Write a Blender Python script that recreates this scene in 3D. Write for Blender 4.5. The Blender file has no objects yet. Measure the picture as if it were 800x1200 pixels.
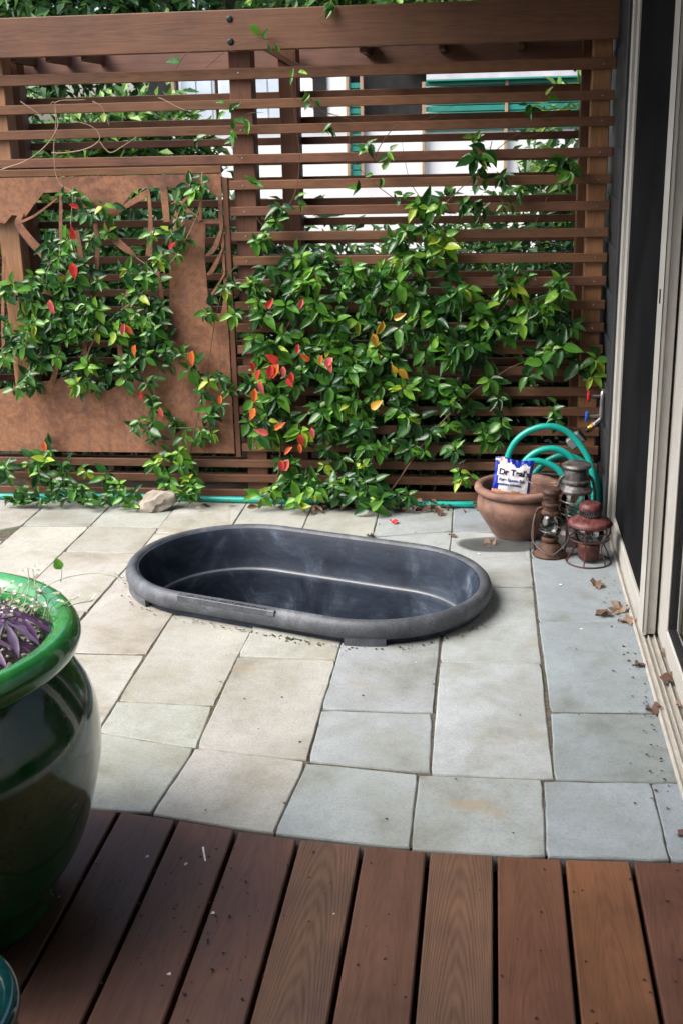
import bpy, bmesh, math, random
from mathutils import Vector, Matrix, noise
from mathutils.geometry import tessellate_polygon
random.seed(7)
S = bpy.context.scene
C = S.collection
PI = math.pi

# ---------------------------------------------------------------- camera
cam = bpy.data.cameras.new('camera'); camo = bpy.data.objects.new('camera', cam); C.objects.link(camo)
S.camera = camo
PITCH, YAW, ROLL = 0.3103574, 0.1302210, -0.0227357
fwd = Vector((-math.sin(YAW)*math.cos(PITCH), math.cos(YAW)*math.cos(PITCH), -math.sin(PITCH)))
rgt = Vector((math.cos(YAW), math.sin(YAW), 0)); upv = rgt.cross(fwd)
r2 = rgt*math.cos(ROLL)+upv*math.sin(ROLL); u2 = -rgt*math.sin(ROLL)+upv*math.cos(ROLL)
M = Matrix.Identity(4)
for i in range(3):
    M[i][0], M[i][1], M[i][2] = r2[i], u2[i], -fwd[i]
M[2][3] = 1.48283766
camo.matrix_world = M
cam.sensor_fit = 'VERTICAL'; cam.sensor_height = 36; cam.sensor_width = 24; cam.lens = 1363.79/1200*36
cam.clip_start = .05; cam.clip_end = 400
cam.dof.use_dof = True; cam.dof.focus_distance = 3.6; cam.dof.aperture_fstop = 10

# ---------------------------------------------------------------- world, sun, exposure
W = bpy.data.worlds.new('World'); S.world = W; W.use_nodes = True
SUN_EL, SUN_AZ = math.radians(50), math.radians(-116)      # azimuth from +Y towards +X
nt = W.node_tree; sky = nt.nodes.new('ShaderNodeTexSky'); sky.sky_type = 'NISHITA'; sky.sun_disc = False
sky.sun_elevation = SUN_EL; sky.sun_rotation = SUN_AZ; sky.air_density = 1.0; sky.dust_density = 4.0; sky.ozone_density = .6
bg = nt.nodes['Background']; nt.links.new(sky.outputs[0], bg.inputs[0]); bg.inputs[1].default_value = .15
sl = bpy.data.lights.new('sun', 'SUN'); so = bpy.data.objects.new('sun', sl); C.objects.link(so)
sl.energy = 1.9; sl.angle = math.radians(48); sl.color = (1, .97, .93)
sd = Vector((math.sin(SUN_AZ)*math.cos(SUN_EL), math.cos(SUN_AZ)*math.cos(SUN_EL), math.sin(SUN_EL)))
so.rotation_euler = sd.to_track_quat('Z', 'Y').to_euler()
S.view_settings.view_transform = 'Standard'; S.view_settings.look = 'None'; S.view_settings.gamma = 1
S.view_settings.exposure = 1.38

# ---------------------------------------------------------------- naming helpers
def tag(o, label=None, cat=None, group=None, kind=None):
    if label: o['label'] = label
    if cat: o['category'] = cat
    if group: o['group'] = group
    if kind: o['kind'] = kind
    return o
def empty(name, loc, label=None, cat=None, group=None, kind=None, rz=0):
    o = bpy.data.objects.new(name, None); C.objects.link(o); o.location = loc; o.rotation_euler = (0, 0, rz)
    o.empty_display_size = .05
    return tag(o, label, cat, group, kind)
def link(name, me, mat=None, parent=None, loc=None, color=None, wl=True):
    """link a mesh as one object; world coordinates kept when a parent is given (wl)"""
    o = bpy.data.objects.new(name, me); C.objects.link(o)
    if mat and not me.materials: me.materials.append(mat)
    if loc is not None: o.location = loc
    if parent:
        o.parent = parent
        if wl: o.location = Vector(o.location)-parent_loc(parent)
    if color: o.color = (*color, 1)
    return o
def parent_loc(p):
    v = Vector((0, 0, 0))
    while p: v += Vector(p.location); p = p.parent
    return v
def bm2me(bm, name='m', smooth=False):
    me = bpy.data.meshes.new(name); bmesh.ops.recalc_face_normals(bm, faces=bm.faces); bm.to_mesh(me); bm.free()
    if smooth: me.polygons.foreach_set('use_smooth', [True]*len(me.polygons))
    return me
def auto_smooth(me, ang=40):
    me.polygons.foreach_set('use_smooth', [True]*len(me.polygons))
    me.set_sharp_from_angle(angle=math.radians(ang)); return me
def box_me(sx, sy, sz, bev=.0, warp=0, seed=0):
    bm = bmesh.new(); bmesh.ops.create_cube(bm, size=1)
    for v in bm.verts: v.co = Vector((v.co.x*sx, v.co.y*sy, v.co.z*sz))
    if bev: bmesh.ops.bevel(bm, geom=bm.edges[:], offset=bev, segments=1, affect='EDGES')
    return bm2me(bm)
def box(name, x0, x1, y0, y1, z0, z1, mat, parent=None, bev=.002, color=None, **kw):
    me = box_me(x1-x0, y1-y0, z1-z0, bev)
    o = link(name, me, mat, parent, ((x0+x1)/2, (y0+y1)/2, (z0+z1)/2), color)
    return o
def tube_bm(bm, pts, r, n=8, caps=True, rfun=None):
    pts = [Vector(p) for p in pts]; rings = []
    t = (pts[1]-pts[0]).normalized(); a = t.orthogonal().normalized()
    for i, p in enumerate(pts):
        t2 = (pts[min(i+1, len(pts)-1)]-pts[max(i-1, 0)])
        t2 = t2.normalized() if t2.length > 1e-9 else t
        a = (a-t2*a.dot(t2)); a = a.normalized() if a.length > 1e-6 else t2.orthogonal().normalized()
        b = t2.cross(a); t = t2
        rr = rfun(i/(len(pts)-1)) if rfun else r
        rings.append([bm.verts.new(p+(a*math.cos(2*PI*k/n)+b*math.sin(2*PI*k/n))*rr) for k in range(n)])
    for i in range(len(rings)-1):
        for k in range(n):
            bm.faces.new((rings[i][k], rings[i][(k+1) % n], rings[i+1][(k+1) % n], rings[i+1][k]))
    if caps:
        bm.faces.new(rings[0][::-1]); bm.faces.new(rings[-1])
def crom(P, k=8, closed=False):
    P = [Vector(p) for p in P]; out = []; n = len(P)
    rng = range(n) if closed else range(n-1)
    for i in rng:
        if closed: p0, p1, p2, p3 = P[i-1], P[i], P[(i+1) % n], P[(i+2) % n]
        else: p0, p1, p2, p3 = P[max(i-1, 0)], P[i], P[i+1], P[min(i+2, n-1)]
        for j in range(k):
            t = j/k
            out.append(.5*((2*p1)+(p2-p0)*t+(2*p0-5*p1+4*p2-p3)*t*t+(3*p1-p0-3*p2+p3)*t**3))
    if not closed: out.append(P[-1])
    return out
def tube(name, pts, r, mat, parent=None, n=8, k=8, rfun=None, smooth=True):
    bm = bmesh.new(); tube_bm(bm, crom(pts, k) if k else pts, r, n, rfun=rfun)
    me = bm2me(bm); auto_smooth(me, 50)
    return link(name, me, mat, parent, (0, 0, 0))
def lathe_bm(bm, prof, n=40, c=(0, 0, 0), jit=0):
    rings = []
    for (r, z) in prof:
        if r < 1e-5: rings.append([bm.verts.new((c[0], c[1], c[2]+z))])
        else: rings.append([bm.verts.new((c[0]+r*math.cos(2*PI*i/n), c[1]+r*math.sin(2*PI*i/n), c[2]+z)) for i in range(n)])
    for a, b in zip(rings, rings[1:]):
        for i in range(n):
            j = (i+1) % n
            if len(a) == 1 and len(b) == 1: continue
            if len(a) == 1: bm.faces.new((a[0], b[j], b[i]))
            elif len(b) == 1: bm.faces.new((a[i], a[j], b[0]))
            else: bm.faces.new((a[i], a[j], b[j], b[i]))
def lathe(name, prof, mat, parent=None, c=(0, 0, 0), n=40, ang=35):
    bm = bmesh.new(); lathe_bm(bm, prof, n); me = bm2me(bm); auto_smooth(me, ang)
    return link(name, me, mat, parent, c)
def smooth_prof(P, k=6):
    return [(max(v.x, 0), v.y) for v in crom([(a, b, 0) for a, b in P], k)]

# ---------------------------------------------------------------- materials
class NT:
    def __init__(s, name):
        s.m = bpy.data.materials.new(name); s.m.use_nodes = True; s.t = s.m.node_tree
        s.b = s.t.nodes['Principled BSDF']
    def n(s, typ, **kw):
        nd = s.t.nodes.new(typ)
        for k, v in kw.items():
            if k.startswith('i_'): nd.inputs[k[2:].replace('_', ' ')].default_value = v
            else: setattr(nd, k, v)
        return nd
    def l(s, a, b): s.t.links.new(a, b)
    def coords(s, scale=(1, 1, 1), rnd=True, kind='Object'):
        tc = s.n('ShaderNodeTexCoord'); mp = s.n('ShaderNodeMapping'); mp.inputs['Scale'].default_value = scale
        s.l(tc.outputs[kind], mp.inputs['Vector'])
        if rnd:
            oi = s.n('ShaderNodeObjectInfo'); mm = s.n('ShaderNodeMath', operation='MULTIPLY'); mm.inputs[1].default_value = 57.3
            s.l(oi.outputs['Random'], mm.inputs[0]); s.l(mm.outputs[0], mp.inputs['Location'])
        return mp.outputs[0]
    def noise(s, vec, scale, detail=6, rough=.6, dist=0):
        nd = s.n('ShaderNodeTexNoise'); nd.inputs['Scale'].default_value = scale; nd.inputs['Detail'].default_value = detail
        nd.inputs['Roughness'].default_value = rough; nd.inputs['Distortion'].default_value = dist
        if vec: s.l(vec, nd.inputs['Vector'])
        return nd.outputs['Fac']
    def ramp(s, fac, stops):
        nd = s.n('ShaderNodeValToRGB'); r = nd.color_ramp
        while len(r.elements) < len(stops): r.elements.new(.5)
        for e, (p, c) in zip(r.elements, stops):
            e.position = p; e.color = (*c, 1) if len(c) == 3 else c
        s.l(fac, nd.inputs[0]); return nd.outputs[0]
    def mix(s, fac, a, b, mode='MIX'):
        nd = s.n('ShaderNodeMix', data_type='RGBA', blend_type=mode)
        for sock, v in ((nd.inputs[0], fac), (nd.inputs[6], a), (nd.inputs[7], b)):
            if hasattr(v, 'links'): s.l(v, sock)
            elif isinstance(v, (int, float)): sock.default_value = v
            else: sock.default_value = (*v, 1)
        return nd.outputs[2]
    def bump(s, h, strength=.3, dist=.002):
        nd = s.n('ShaderNodeBump'); nd.inputs['Strength'].default_value = strength; nd.inputs['Distance'].default_value = dist
        s.l(h, nd.inputs['Height']); s.l(nd.outputs[0], s.b.inputs['Normal'])
    def base(s, c):
        if hasattr(c, 'links'): s.l(c, s.b.inputs['Base Color'])
        else: s.b.inputs['Base Color'].default_value = (*c, 1)
    def rough(s, r):
        if hasattr(r, 'links'): s.l(r, s.b.inputs['Roughness'])
        else: s.b.inputs['Roughness'].default_value = r
def g(v): return (v, v, v)
def simple(name, col, rough=.6, metal=0, var=.25, scale=20, bump=.2, coat=0, dark=None, spec=None):
    t = NT(name); v = t.coords(); f = t.noise(v, scale, 8)
    c2 = dark or tuple(x*(1-var) for x in col)
    t.base(t.ramp(f, [(.3, c2), (.7, col)])); t.rough(t.ramp(t.noise(v, scale*.7), [(.3, g(rough*.8)), (.7, g(min(1, rough*1.15)))]))
    t.b.inputs['Metallic'].default_value = metal; t.b.inputs['Coat Weight'].default_value = coat
    if spec is not None: t.b.inputs['Specular IOR Level'].default_value = spec
    if bump: t.bump(t.noise(v, scale*4), bump, .001)
    return t.m
def wood(name, axis, tint=True, col=(.2, .12, .09), rough=.62, grain=1., cath=0., bumpd=.0012):
    t = NT(name); sc = [46, 46, 46]; sc[axis] = 2.2
    v = t.coords(tuple(sc)); f = t.noise(v, 2.0*grain, 9, .65, .6)
    sc2 = [6, 6, 6]; sc2[axis] = .3
    v2 = t.coords(tuple(sc2), rnd=False); w = t.n('ShaderNodeTexWave', wave_type='RINGS', rings_direction='SPHERICAL')
    w.inputs['Scale'].default_value = 15; w.inputs['Distortion'].default_value = 3; w.inputs['Detail'].default_value = 4; w.inputs['Detail Scale'].default_value = 1.3; w.inputs['Detail Roughness'].default_value = .7
    wm = t.n('ShaderNodeMapping'); t.l(v2, wm.inputs['Vector']); oi2 = t.n('ShaderNodeObjectInfo'); cx = t.n('ShaderNodeMath', operation='MULTIPLY_ADD'); cx.inputs[1].default_value = .5; cx.inputs[2].default_value = -.25
    t.l(oi2.outputs['Random'], cx.inputs[0]); cmb = t.n('ShaderNodeCombineXYZ'); t.l(cx.outputs[0], cmb.inputs[(axis+1) % 3]); t.l(cx.outputs[0], cmb.inputs[axis]); t.l(cmb.outputs[0], wm.inputs['Location']); t.l(wm.outputs[0], w.inputs['Vector'])
    h = t.mix(cath, f, w.outputs['Fac'])
    v3 = t.coords((1.5, 1.5, 1.5)); blot = t.noise(v3, 3, 5)
    shade = t.ramp(h, [(.25, g(.62)), (.5, g(.95)), (.8, g(1.2))])
    sh2 = t.ramp(blot, [(.3, (.72, .74, .8)), (.7, (1.15, 1.1, 1.05))])
    oi = t.n('ShaderNodeObjectInfo')
    base = oi.outputs['Color'] if tint else col
    c = t.mix(1, base, shade, 'MULTIPLY'); c = t.mix(1, c, sh2, 'MULTIPLY')
    t.base(c); t.rough(t.ramp(blot, [(.3, g(rough-.12)), (.7, g(rough+.12))])); t.b.inputs['Specular IOR Level'].default_value = .3
    t.bump(h, .5, bumpd)
    return t.m
WX, WY, WZ = wood('wood_slat_grain', 0, cath=.12), wood('wood_deck_grain', 1, cath=.10, rough=.5, bumpd=.0008), wood('wood_post_grain', 2, cath=.15)
WYC = wood('wood_deck_weathered', 1, cath=.28, rough=.58, bumpd=.0022)

def stone_mat():
    t = NT('paving_stone'); v = t.coords(); 
    n1 = t.noise(v, 3.2, 8, .62, .4); n2 = t.noise(v, 24, 8, .7); n3 = t.noise(v, 160, 3, .6)
    oi = t.n('ShaderNodeObjectInfo')
    c = t.mix(1, oi.outputs['Color'], t.ramp(n1, [(.27, (.58, .55, .49)), (.40, (.86, .84, .78)), (.53, g(1.0)), (.72, (1.13, 1.13, 1.12))]), 'MULTIPLY')
    c = t.mix(.8, c, t.ramp(n2, [(.3, g(.82)), (.5, g(.99)), (.72, g(1.09))]), 'MULTIPLY')
    c = t.mix(.7, c, t.ramp(n3, [(.3, g(.74)), (.5, g(1.)), (.75, g(1.12))]), 'MULTIPLY')
    # ochre mineral stains in a few places
    st = t.ramp(t.noise(t.coords((1, 1.6, 1)), 2.3, 6, .6, 1.2), [(.62, g(0)), (.74, g(.55))])
    c = t.mix(st, c, (.27, .2, .12))
    # dirt towards the worn edges (vertex attribute holds distance from edge)
    at = t.n('ShaderNodeAttribute', attribute_name='edge')
    e = t.n('ShaderNodeMath', operation='MULTIPLY_ADD'); e.inputs[1].default_value = .9; t.l(n2, e.inputs[0]); t.l(at.outputs['Fac'], e.inputs[2])
    c = t.mix(t.ramp(e.outputs[0], [(1.05, g(0)), (1.6, g(.4))]), c, (.115, .088, .062))
    t.base(c); t.rough(t.ramp(n1, [(.3, g(.5)), (.7, g(.78))]))
    bn = t.n('ShaderNodeMath', operation='ADD'); t.l(n2, bn.inputs[0]); t.l(n3, bn.inputs[1])
    t.bump(bn.outputs[0], .5, .0022)
    return t.m
STONE = stone_mat()
def soil_mat(name, a, b, sc=60, rough=.95, moss=None):
    t = NT(name); v = t.coords(rnd=False); f = t.noise(v, sc, 8, .7)
    c = t.ramp(f, [(.35, a), (.65, b)])
    if moss: c = t.mix(t.ramp(t.noise(v, 4.5, 5), [(.55, g(0)), (.66, g(.8))]), c, moss)
    t.base(c); t.rough(rough); t.bump(t.noise(v, sc*2, 6), .9, .006)
    return t.m
BED = soil_mat('joint_sand', (.03, .026, .02), (.13, .11, .085), 70, moss=(.05, .075, .02))
SOIL = soil_mat('garden_soil', (.02, .015, .01), (.06, .045, .03), 12)
POTSOIL = soil_mat('potting_soil', (.004, .003, .003), (.03, .02, .015), 90)

def rust_mat():
    t = NT('rusted_steel'); v = t.coords(rnd=False); n1 = t.noise(v, 5, 10, .72, .5); n2 = t.noise(v, 45, 8, .75); n3 = t.noise(v, 130, 4)
    c = t.ramp(n1, [(.30, (.085, .042, .030)), (.43, (.18, .08, .046)), (.56, (.29, .135, .07)), (.70, (.22, .115, .08))])
    c = t.mix(.8, c, t.ramp(n2, [(.3, g(.4)), (.5, g(1)), (.7, g(1.5))]), 'MULTIPLY')
    sv = t.coords((9, 9, .5), rnd=False)
    c = t.mix(t.ramp(t.noise(sv, 2, 5), [(.55, g(0)), (.72, g(.5))]), c, (.10, .05, .035))
    t.base(c); t.rough(t.ramp(n2, [(.3, g(.55)), (.7, g(.9))])); t.b.inputs['Metallic'].default_value = .15
    t.bump(n3, .4, .001); return t.m
RUST = rust_mat()

def tub_mat():
    t = NT('moulded_black_plastic'); v = t.coords(rnd=False); n1 = t.noise(v, 3.4, 8, .65, 1.4); n2 = t.noise(t.coords((3, 3, 14), rnd=False), 5, 8, .7, .8); n3 = t.noise(v, 210, 3)
    c = t.ramp(n1, [(.32, (.008, .013, .023)), (.5, (.017, .026, .044)), (.6, (.040, .055, .080)), (.74, (.13, .16, .20))])
    c = t.mix(.65, c, t.ramp(n2, [(.3, g(.5)), (.55, g(1)), (.75, g(1.55))]), 'MULTIPLY')
    c = t.mix(t.ramp(t.noise(t.coords((2, 2, 1), rnd=False), 26, 10, .85, 2.5), [(.57, g(0)), (.70, g(.4))]), c, (.16, .19, .22))
    t.base(c); t.rough(t.ramp(n1, [(.3, g(.5)), (.7, g(.72))])); t.b.inputs['Specular IOR Level'].default_value = .28; t.bump(n3, .45, .0012); return t.m
TUB = tub_mat()
def tubrim_mat():
    t = NT('worn_plastic_rim'); v = t.coords(rnd=False); n1 = t.noise(v, 9, 8, .7, .5); n3 = t.noise(v, 170, 4)
    c = t.ramp(n1, [(.3, (.028, .032, .04)), (.52, (.06, .068, .082)), (.72, (.12, .13, .15))])
    c = t.mix(.6, c, t.ramp(n3, [(.3, g(.5)), (.5, g(1)), (.75, g(1.7))]), 'MULTIPLY')
    t.base(c); t.rough(.55); t.bump(n3, .6, .0015); return t.m
TUBRIM = tubrim_mat()

def glaze_mat(name, stops, rough=.09):
    t = NT(name); v = t.coords(rnd=False); n1 = t.noise(v, 5, 6, .6, .8); n2 = t.noise(v, 55, 6, .7)
    ge = t.n('ShaderNodeNewGeometry'); 
    c = t.ramp(n1, stops)
    c = t.mix(.6, c, t.ramp(n2, [(.3, g(.6)), (.5, g(1)), (.7, g(1.35))]), 'MULTIPLY')
    t.base(c); t.rough(t.ramp(n2, [(.4, g(rough)), (.8, g(rough+.12))])); t.b.inputs['Coat Weight'].default_value = .6; t.b.inputs['Coat Roughness'].default_value = .05
    t.bump(t.noise(v, 14, 3), .15, .004); return t.m
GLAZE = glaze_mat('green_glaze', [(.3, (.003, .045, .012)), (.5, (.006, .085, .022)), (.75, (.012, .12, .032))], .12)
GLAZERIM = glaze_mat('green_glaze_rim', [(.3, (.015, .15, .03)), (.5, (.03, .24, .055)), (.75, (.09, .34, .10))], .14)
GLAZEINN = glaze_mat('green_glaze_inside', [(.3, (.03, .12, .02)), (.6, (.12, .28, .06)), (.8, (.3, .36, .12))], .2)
TEALGLAZE = glaze_mat('teal_glaze', [(.3, (.002, .018, .02)), (.6, (.004, .04, .042)), (.8, (.008, .065, .065))])
TERRA = simple('terracotta', (.20, .108, .08), .72, var=.45, scale=9, bump=.35, dark=(.115, .062, .048))

def leaf_mat(name='vine_leaf', rough=.25, trans=.28):
    t = NT(name); at = t.n('ShaderNodeAttribute', attribute_name='tint')
    v = t.coords(); f = t.noise(v, 40, 4)
    c = t.mix(1, at.outputs['Color'], t.ramp(f, [(.3, g(.75)), (.7, g(1.2))]), 'MULTIPLY')
    t.base(c); t.rough(rough); t.b.inputs['Specular IOR Level'].default_value = .5
    tr = t.n('ShaderNodeBsdfTranslucent'); t.l(c, tr.inputs[0]); mx = t.n('ShaderNodeMixShader'); mx.inputs[0].default_value = trans
    t.l(t.b.outputs[0], mx.inputs[1]); t.l(tr.outputs[0], mx.inputs[2])
    t.l(mx.outputs[0], t.t.nodes['Material Output'].inputs[0]); return t.m
LEAF = leaf_mat(); FOL = leaf_mat('tree_leaf', .42, .3); DRY = leaf_mat('dead_leaf', .75, .15)
PURP = leaf_mat('purple_leaf', .42, .2)
STEM = simple('vine_stem', (.13, .075, .045), .8, var=.5, scale=30)
TWIG = simple('vine_twig', (.36, .25, .16), .8, var=.4, scale=30)
BARK = simple('bark', (.12, .09, .065), .9, var=.5, scale=14, bump=.8)
HOSE = simple('teal_rubber_hose', (.008, .33, .28), .33, var=.12, scale=6, bump=0)
WHITEF = simple('almond_vinyl_frame', (.46, .45, .42), .42, var=.14, scale=7, bump=.05)
TRACK = simple('aluminium_track', (.44, .42, .38), .45, var=.25, scale=14, bump=.1)
RUBBER = simple('black_gasket', (.012, .012, .013), .6, bump=0)
CHAR = simple('charcoal_siding_paint', (.032, .035, .042), .55, var=.3, scale=10)
BRASS = simple('brass', (.6, .42, .14), .3, metal=1, scale=30)
STEEL = simple('galvanised_steel', (.42, .42, .42), .38, metal=.85, scale=30)
REDP = simple('red_valve_handle', (.5, .012, .02), .4, bump=0); BLUEP = simple('blue_valve_handle', (.01, .12, .55), .4, bump=0)
GREYP = simple('grey_plastic_box', (.20, .22, .24), .5)
RUSTY = simple('rusty_brown_tin', (.11, .055, .035), .65, metal=.4, var=.6, scale=40, bump=.7, dark=(.025, .014, .011))
MAROON = simple('faded_red_enamel', (.17, .05, .05), .5, metal=.2, var=.5, scale=28, bump=.5, dark=(.07, .022, .02))
REDRUST = simple('red_rusted_wire', (.12, .03, .024), .6, metal=.2, var=.5, scale=60, bump=.4)
GUNM = simple('tarnished_grey_tin', (.12, .115, .115), .42, metal=.6, var=.6, scale=26, bump=.4, dark=(.05, .045, .045))
WIREM = simple('dull_wire', (.25, .23, .22), .45, metal=.7, var=.5, scale=50, bump=0)
GOLD = simple('tan_trim_paint', (.40, .27, .17), .6); CREAM = simple('cream_wall_paint', (.80, .79, .76), .7, var=.06, scale=3)
TEALP = simple('teal_siding_paint', (.022, .26, .20), .55, var=.3, scale=5); DARKI = simple('dark_interior', (.01, .01, .01), .9, bump=0)
FASC = simple('weathered_white_fascia', (.62, .60, .62), .7, var=.25, scale=5, dark=(.40, .38, .42))
ROCK = simple('pale_rock', (.42, .38, .32), .9, var=.5, scale=14, bump=1, dark=(.2, .17, .14))
ROOFM = simple('grey_shingle', (.10, .095, .1), .9)
SOFF = simple('soffit_paint', (.22, .19, .17), .8)
BLACKHW = simple('black_bolt', (.01, .01, .012), .5, metal=.3, bump=0)
SCREWM = simple('screw_head', (.6, .58, .55), .35, metal=.8, bump=0)
def worn(name, stops, rough=.6, metal=.3, scale=30, bump=.6):
    t = NT(name); v = t.coords(); a = t.noise(v, scale, 10, .7, .6); b = t.noise(v, scale*4, 6, .7)
    c = t.mix(.7, t.ramp(a, stops), t.ramp(b, [(.3, g(.45)), (.5, g(1)), (.72, g(1.5))]), 'MULTIPLY')
    t.base(c); t.rough(t.ramp(a, [(.35, g(rough*.7)), (.65, g(min(1, rough*1.25)))])); t.b.inputs['Metallic'].default_value = metal; t.bump(b, bump, .0012); return t.m
RUSTY = worn('rusty_brown_tin', [(.34, (.022, .013, .010)), (.48, (.055, .028, .019)), (.62, (.115, .055, .03)), (.76, (.18, .12, .085))], .7, .25)
MAROON = worn('faded_red_enamel', [(.34, (.035, .012, .011)), (.48, (.095, .026, .026)), (.62, (.16, .055, .055)), (.74, (.30, .20, .20))], .5, .1)
GUNM = worn('tarnished_grey_tin', [(.32, (.035, .03, .03)), (.46, (.10, .095, .092)), (.6, (.17, .165, .165)), (.74, (.28, .26, .25))], .5, .55)
REDRUST = worn('red_rusted_wire', [(.35, (.022, .010, .009)), (.5, (.07, .020, .016)), (.68, (.13, .045, .032))], .65, .2, 50)
TERRA = worn('terracotta', [(.30, (.085, .045, .035)), (.45, (.165, .088, .064)), (.6, (.215, .118, .088)), (.76, (.30, .21, .18))], .75, 0, 7, .35)
def glass_mat(name, tint=(1, 1, 1), rough=.02, alpha=.8):
    t = NT(name); t.b.inputs['Base Color'].default_value = (*tint, 1); t.rough(rough); t.b.inputs['Transmission Weight'].default_value = 0
    gl = t.n('ShaderNodeBsdfGlossy'); gl.inputs['Roughness'].default_value = rough; tr = t.n('ShaderNodeBsdfTransparent'); tr.inputs[0].default_value = (*tint, 1)
    fr = t.n('ShaderNodeFresnel'); fr.inputs[0].default_value = 1.5; ad = t.n('ShaderNodeMath', operation='MULTIPLY_ADD'); ad.inputs[1].default_value = 1.2; ad.inputs[2].default_value = 1-alpha-.15
    t.l(fr.outputs[0], ad.inputs[0]); mx = t.n('ShaderNodeMixShader'); t.l(ad.outputs[0], mx.inputs[0]); t.l(tr.outputs[0], mx.inputs[1]); t.l(gl.outputs[0], mx.inputs[2])
    t.l(mx.outputs[0], t.t.nodes['Material Output'].inputs[0]); return t.m
GLASS = glass_mat('lamp_glass', (.85, .88, .86)); WINGLASS = glass_mat('window_glass', (.55, .6, .6), .02, .75)
def screen_mat():
    t = NT('insect_screen_mesh'); t.rough(.9); t.b.inputs['Specular IOR Level'].default_value = .06
    v = t.coords((1, 1, 1), rnd=False); f = t.noise(v, 3, 6)
    t.base(t.ramp(f, [(.3, (.004, .004, .005)), (.7, (.011, .011, .013))])); return t.m
SCREEN = screen_mat()

# ---------------------------------------------------------------- ground
def stadium(cx, cy, a, r, th, z, n=48):
    out = []
    for i in range(n):
        t = 2*PI*i/n; x = r*math.cos(t)+(a if math.cos(t) > 0 else -a); y = r*math.sin(t)
        out.append(Vector((cx+x*math.cos(th)-y*math.sin(th), cy+x*math.sin(th)+y*math.cos(th), z)))
    return out
TC = (-.6207, 3.7117, .2676, -.3218)          # tub centre, straight half, turn
def sheet(name, x0, x1, y0, y1, z, mat, hole_r=.36, front=None):
    outer = ([Vector((a, b, z)) for a, b in front] if front else [Vector((x0, y0, z)), Vector((x1, y0, z))])+[Vector((x1, y1, z)), Vector((x0, y1, z))]
    hole = stadium(TC[0], TC[1], TC[2], hole_r, TC[3], z)
    tri = tessellate_polygon([outer, hole]); me = bpy.data.meshes.new(name)
    vs = outer+hole
    fs = []
    for t in tri:
        n = (vs[t[1]]-vs[t[0]]).cross(vs[t[2]]-vs[t[0]]); fs.append(t if n.z > 0 else t[::-1])
    me.from_pydata(vs, [], fs); return link(name, me, mat)
tag(sheet('ground', -200, 200, -200, 200, -.15, SOIL), kind='structure')
bed = tag(sheet('paving_bed', -2.9, .50, 2.19, 4.80, -.005, BED, front=[(-2.9, 2.35), (-.91, 2.315), (-.76, 2.293), (-.46, 2.238), (-.158, 2.209), (.14, 2.207), (.50, 2.223)]), kind='structure')

# cutter for the tub opening
def cutter():
    bm = bmesh.new(); lo = [bm.verts.new(v) for v in stadium(TC[0], TC[1], TC[2], .362, TC[3], -.3)]
    hi = [bm.verts.new(v+Vector((0, 0, .6))) for v in stadium(TC[0], TC[1], TC[2], .362, TC[3], -.3)]
    n = len(lo)
    for i in range(n): bm.faces.new((lo[i], lo[(i+1) % n], hi[(i+1) % n], hi[i]))
    bm.faces.new(lo[::-1]); bm.faces.new(hi); return link('cutter', bm2me(bm))
CUT = cutter()

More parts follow.
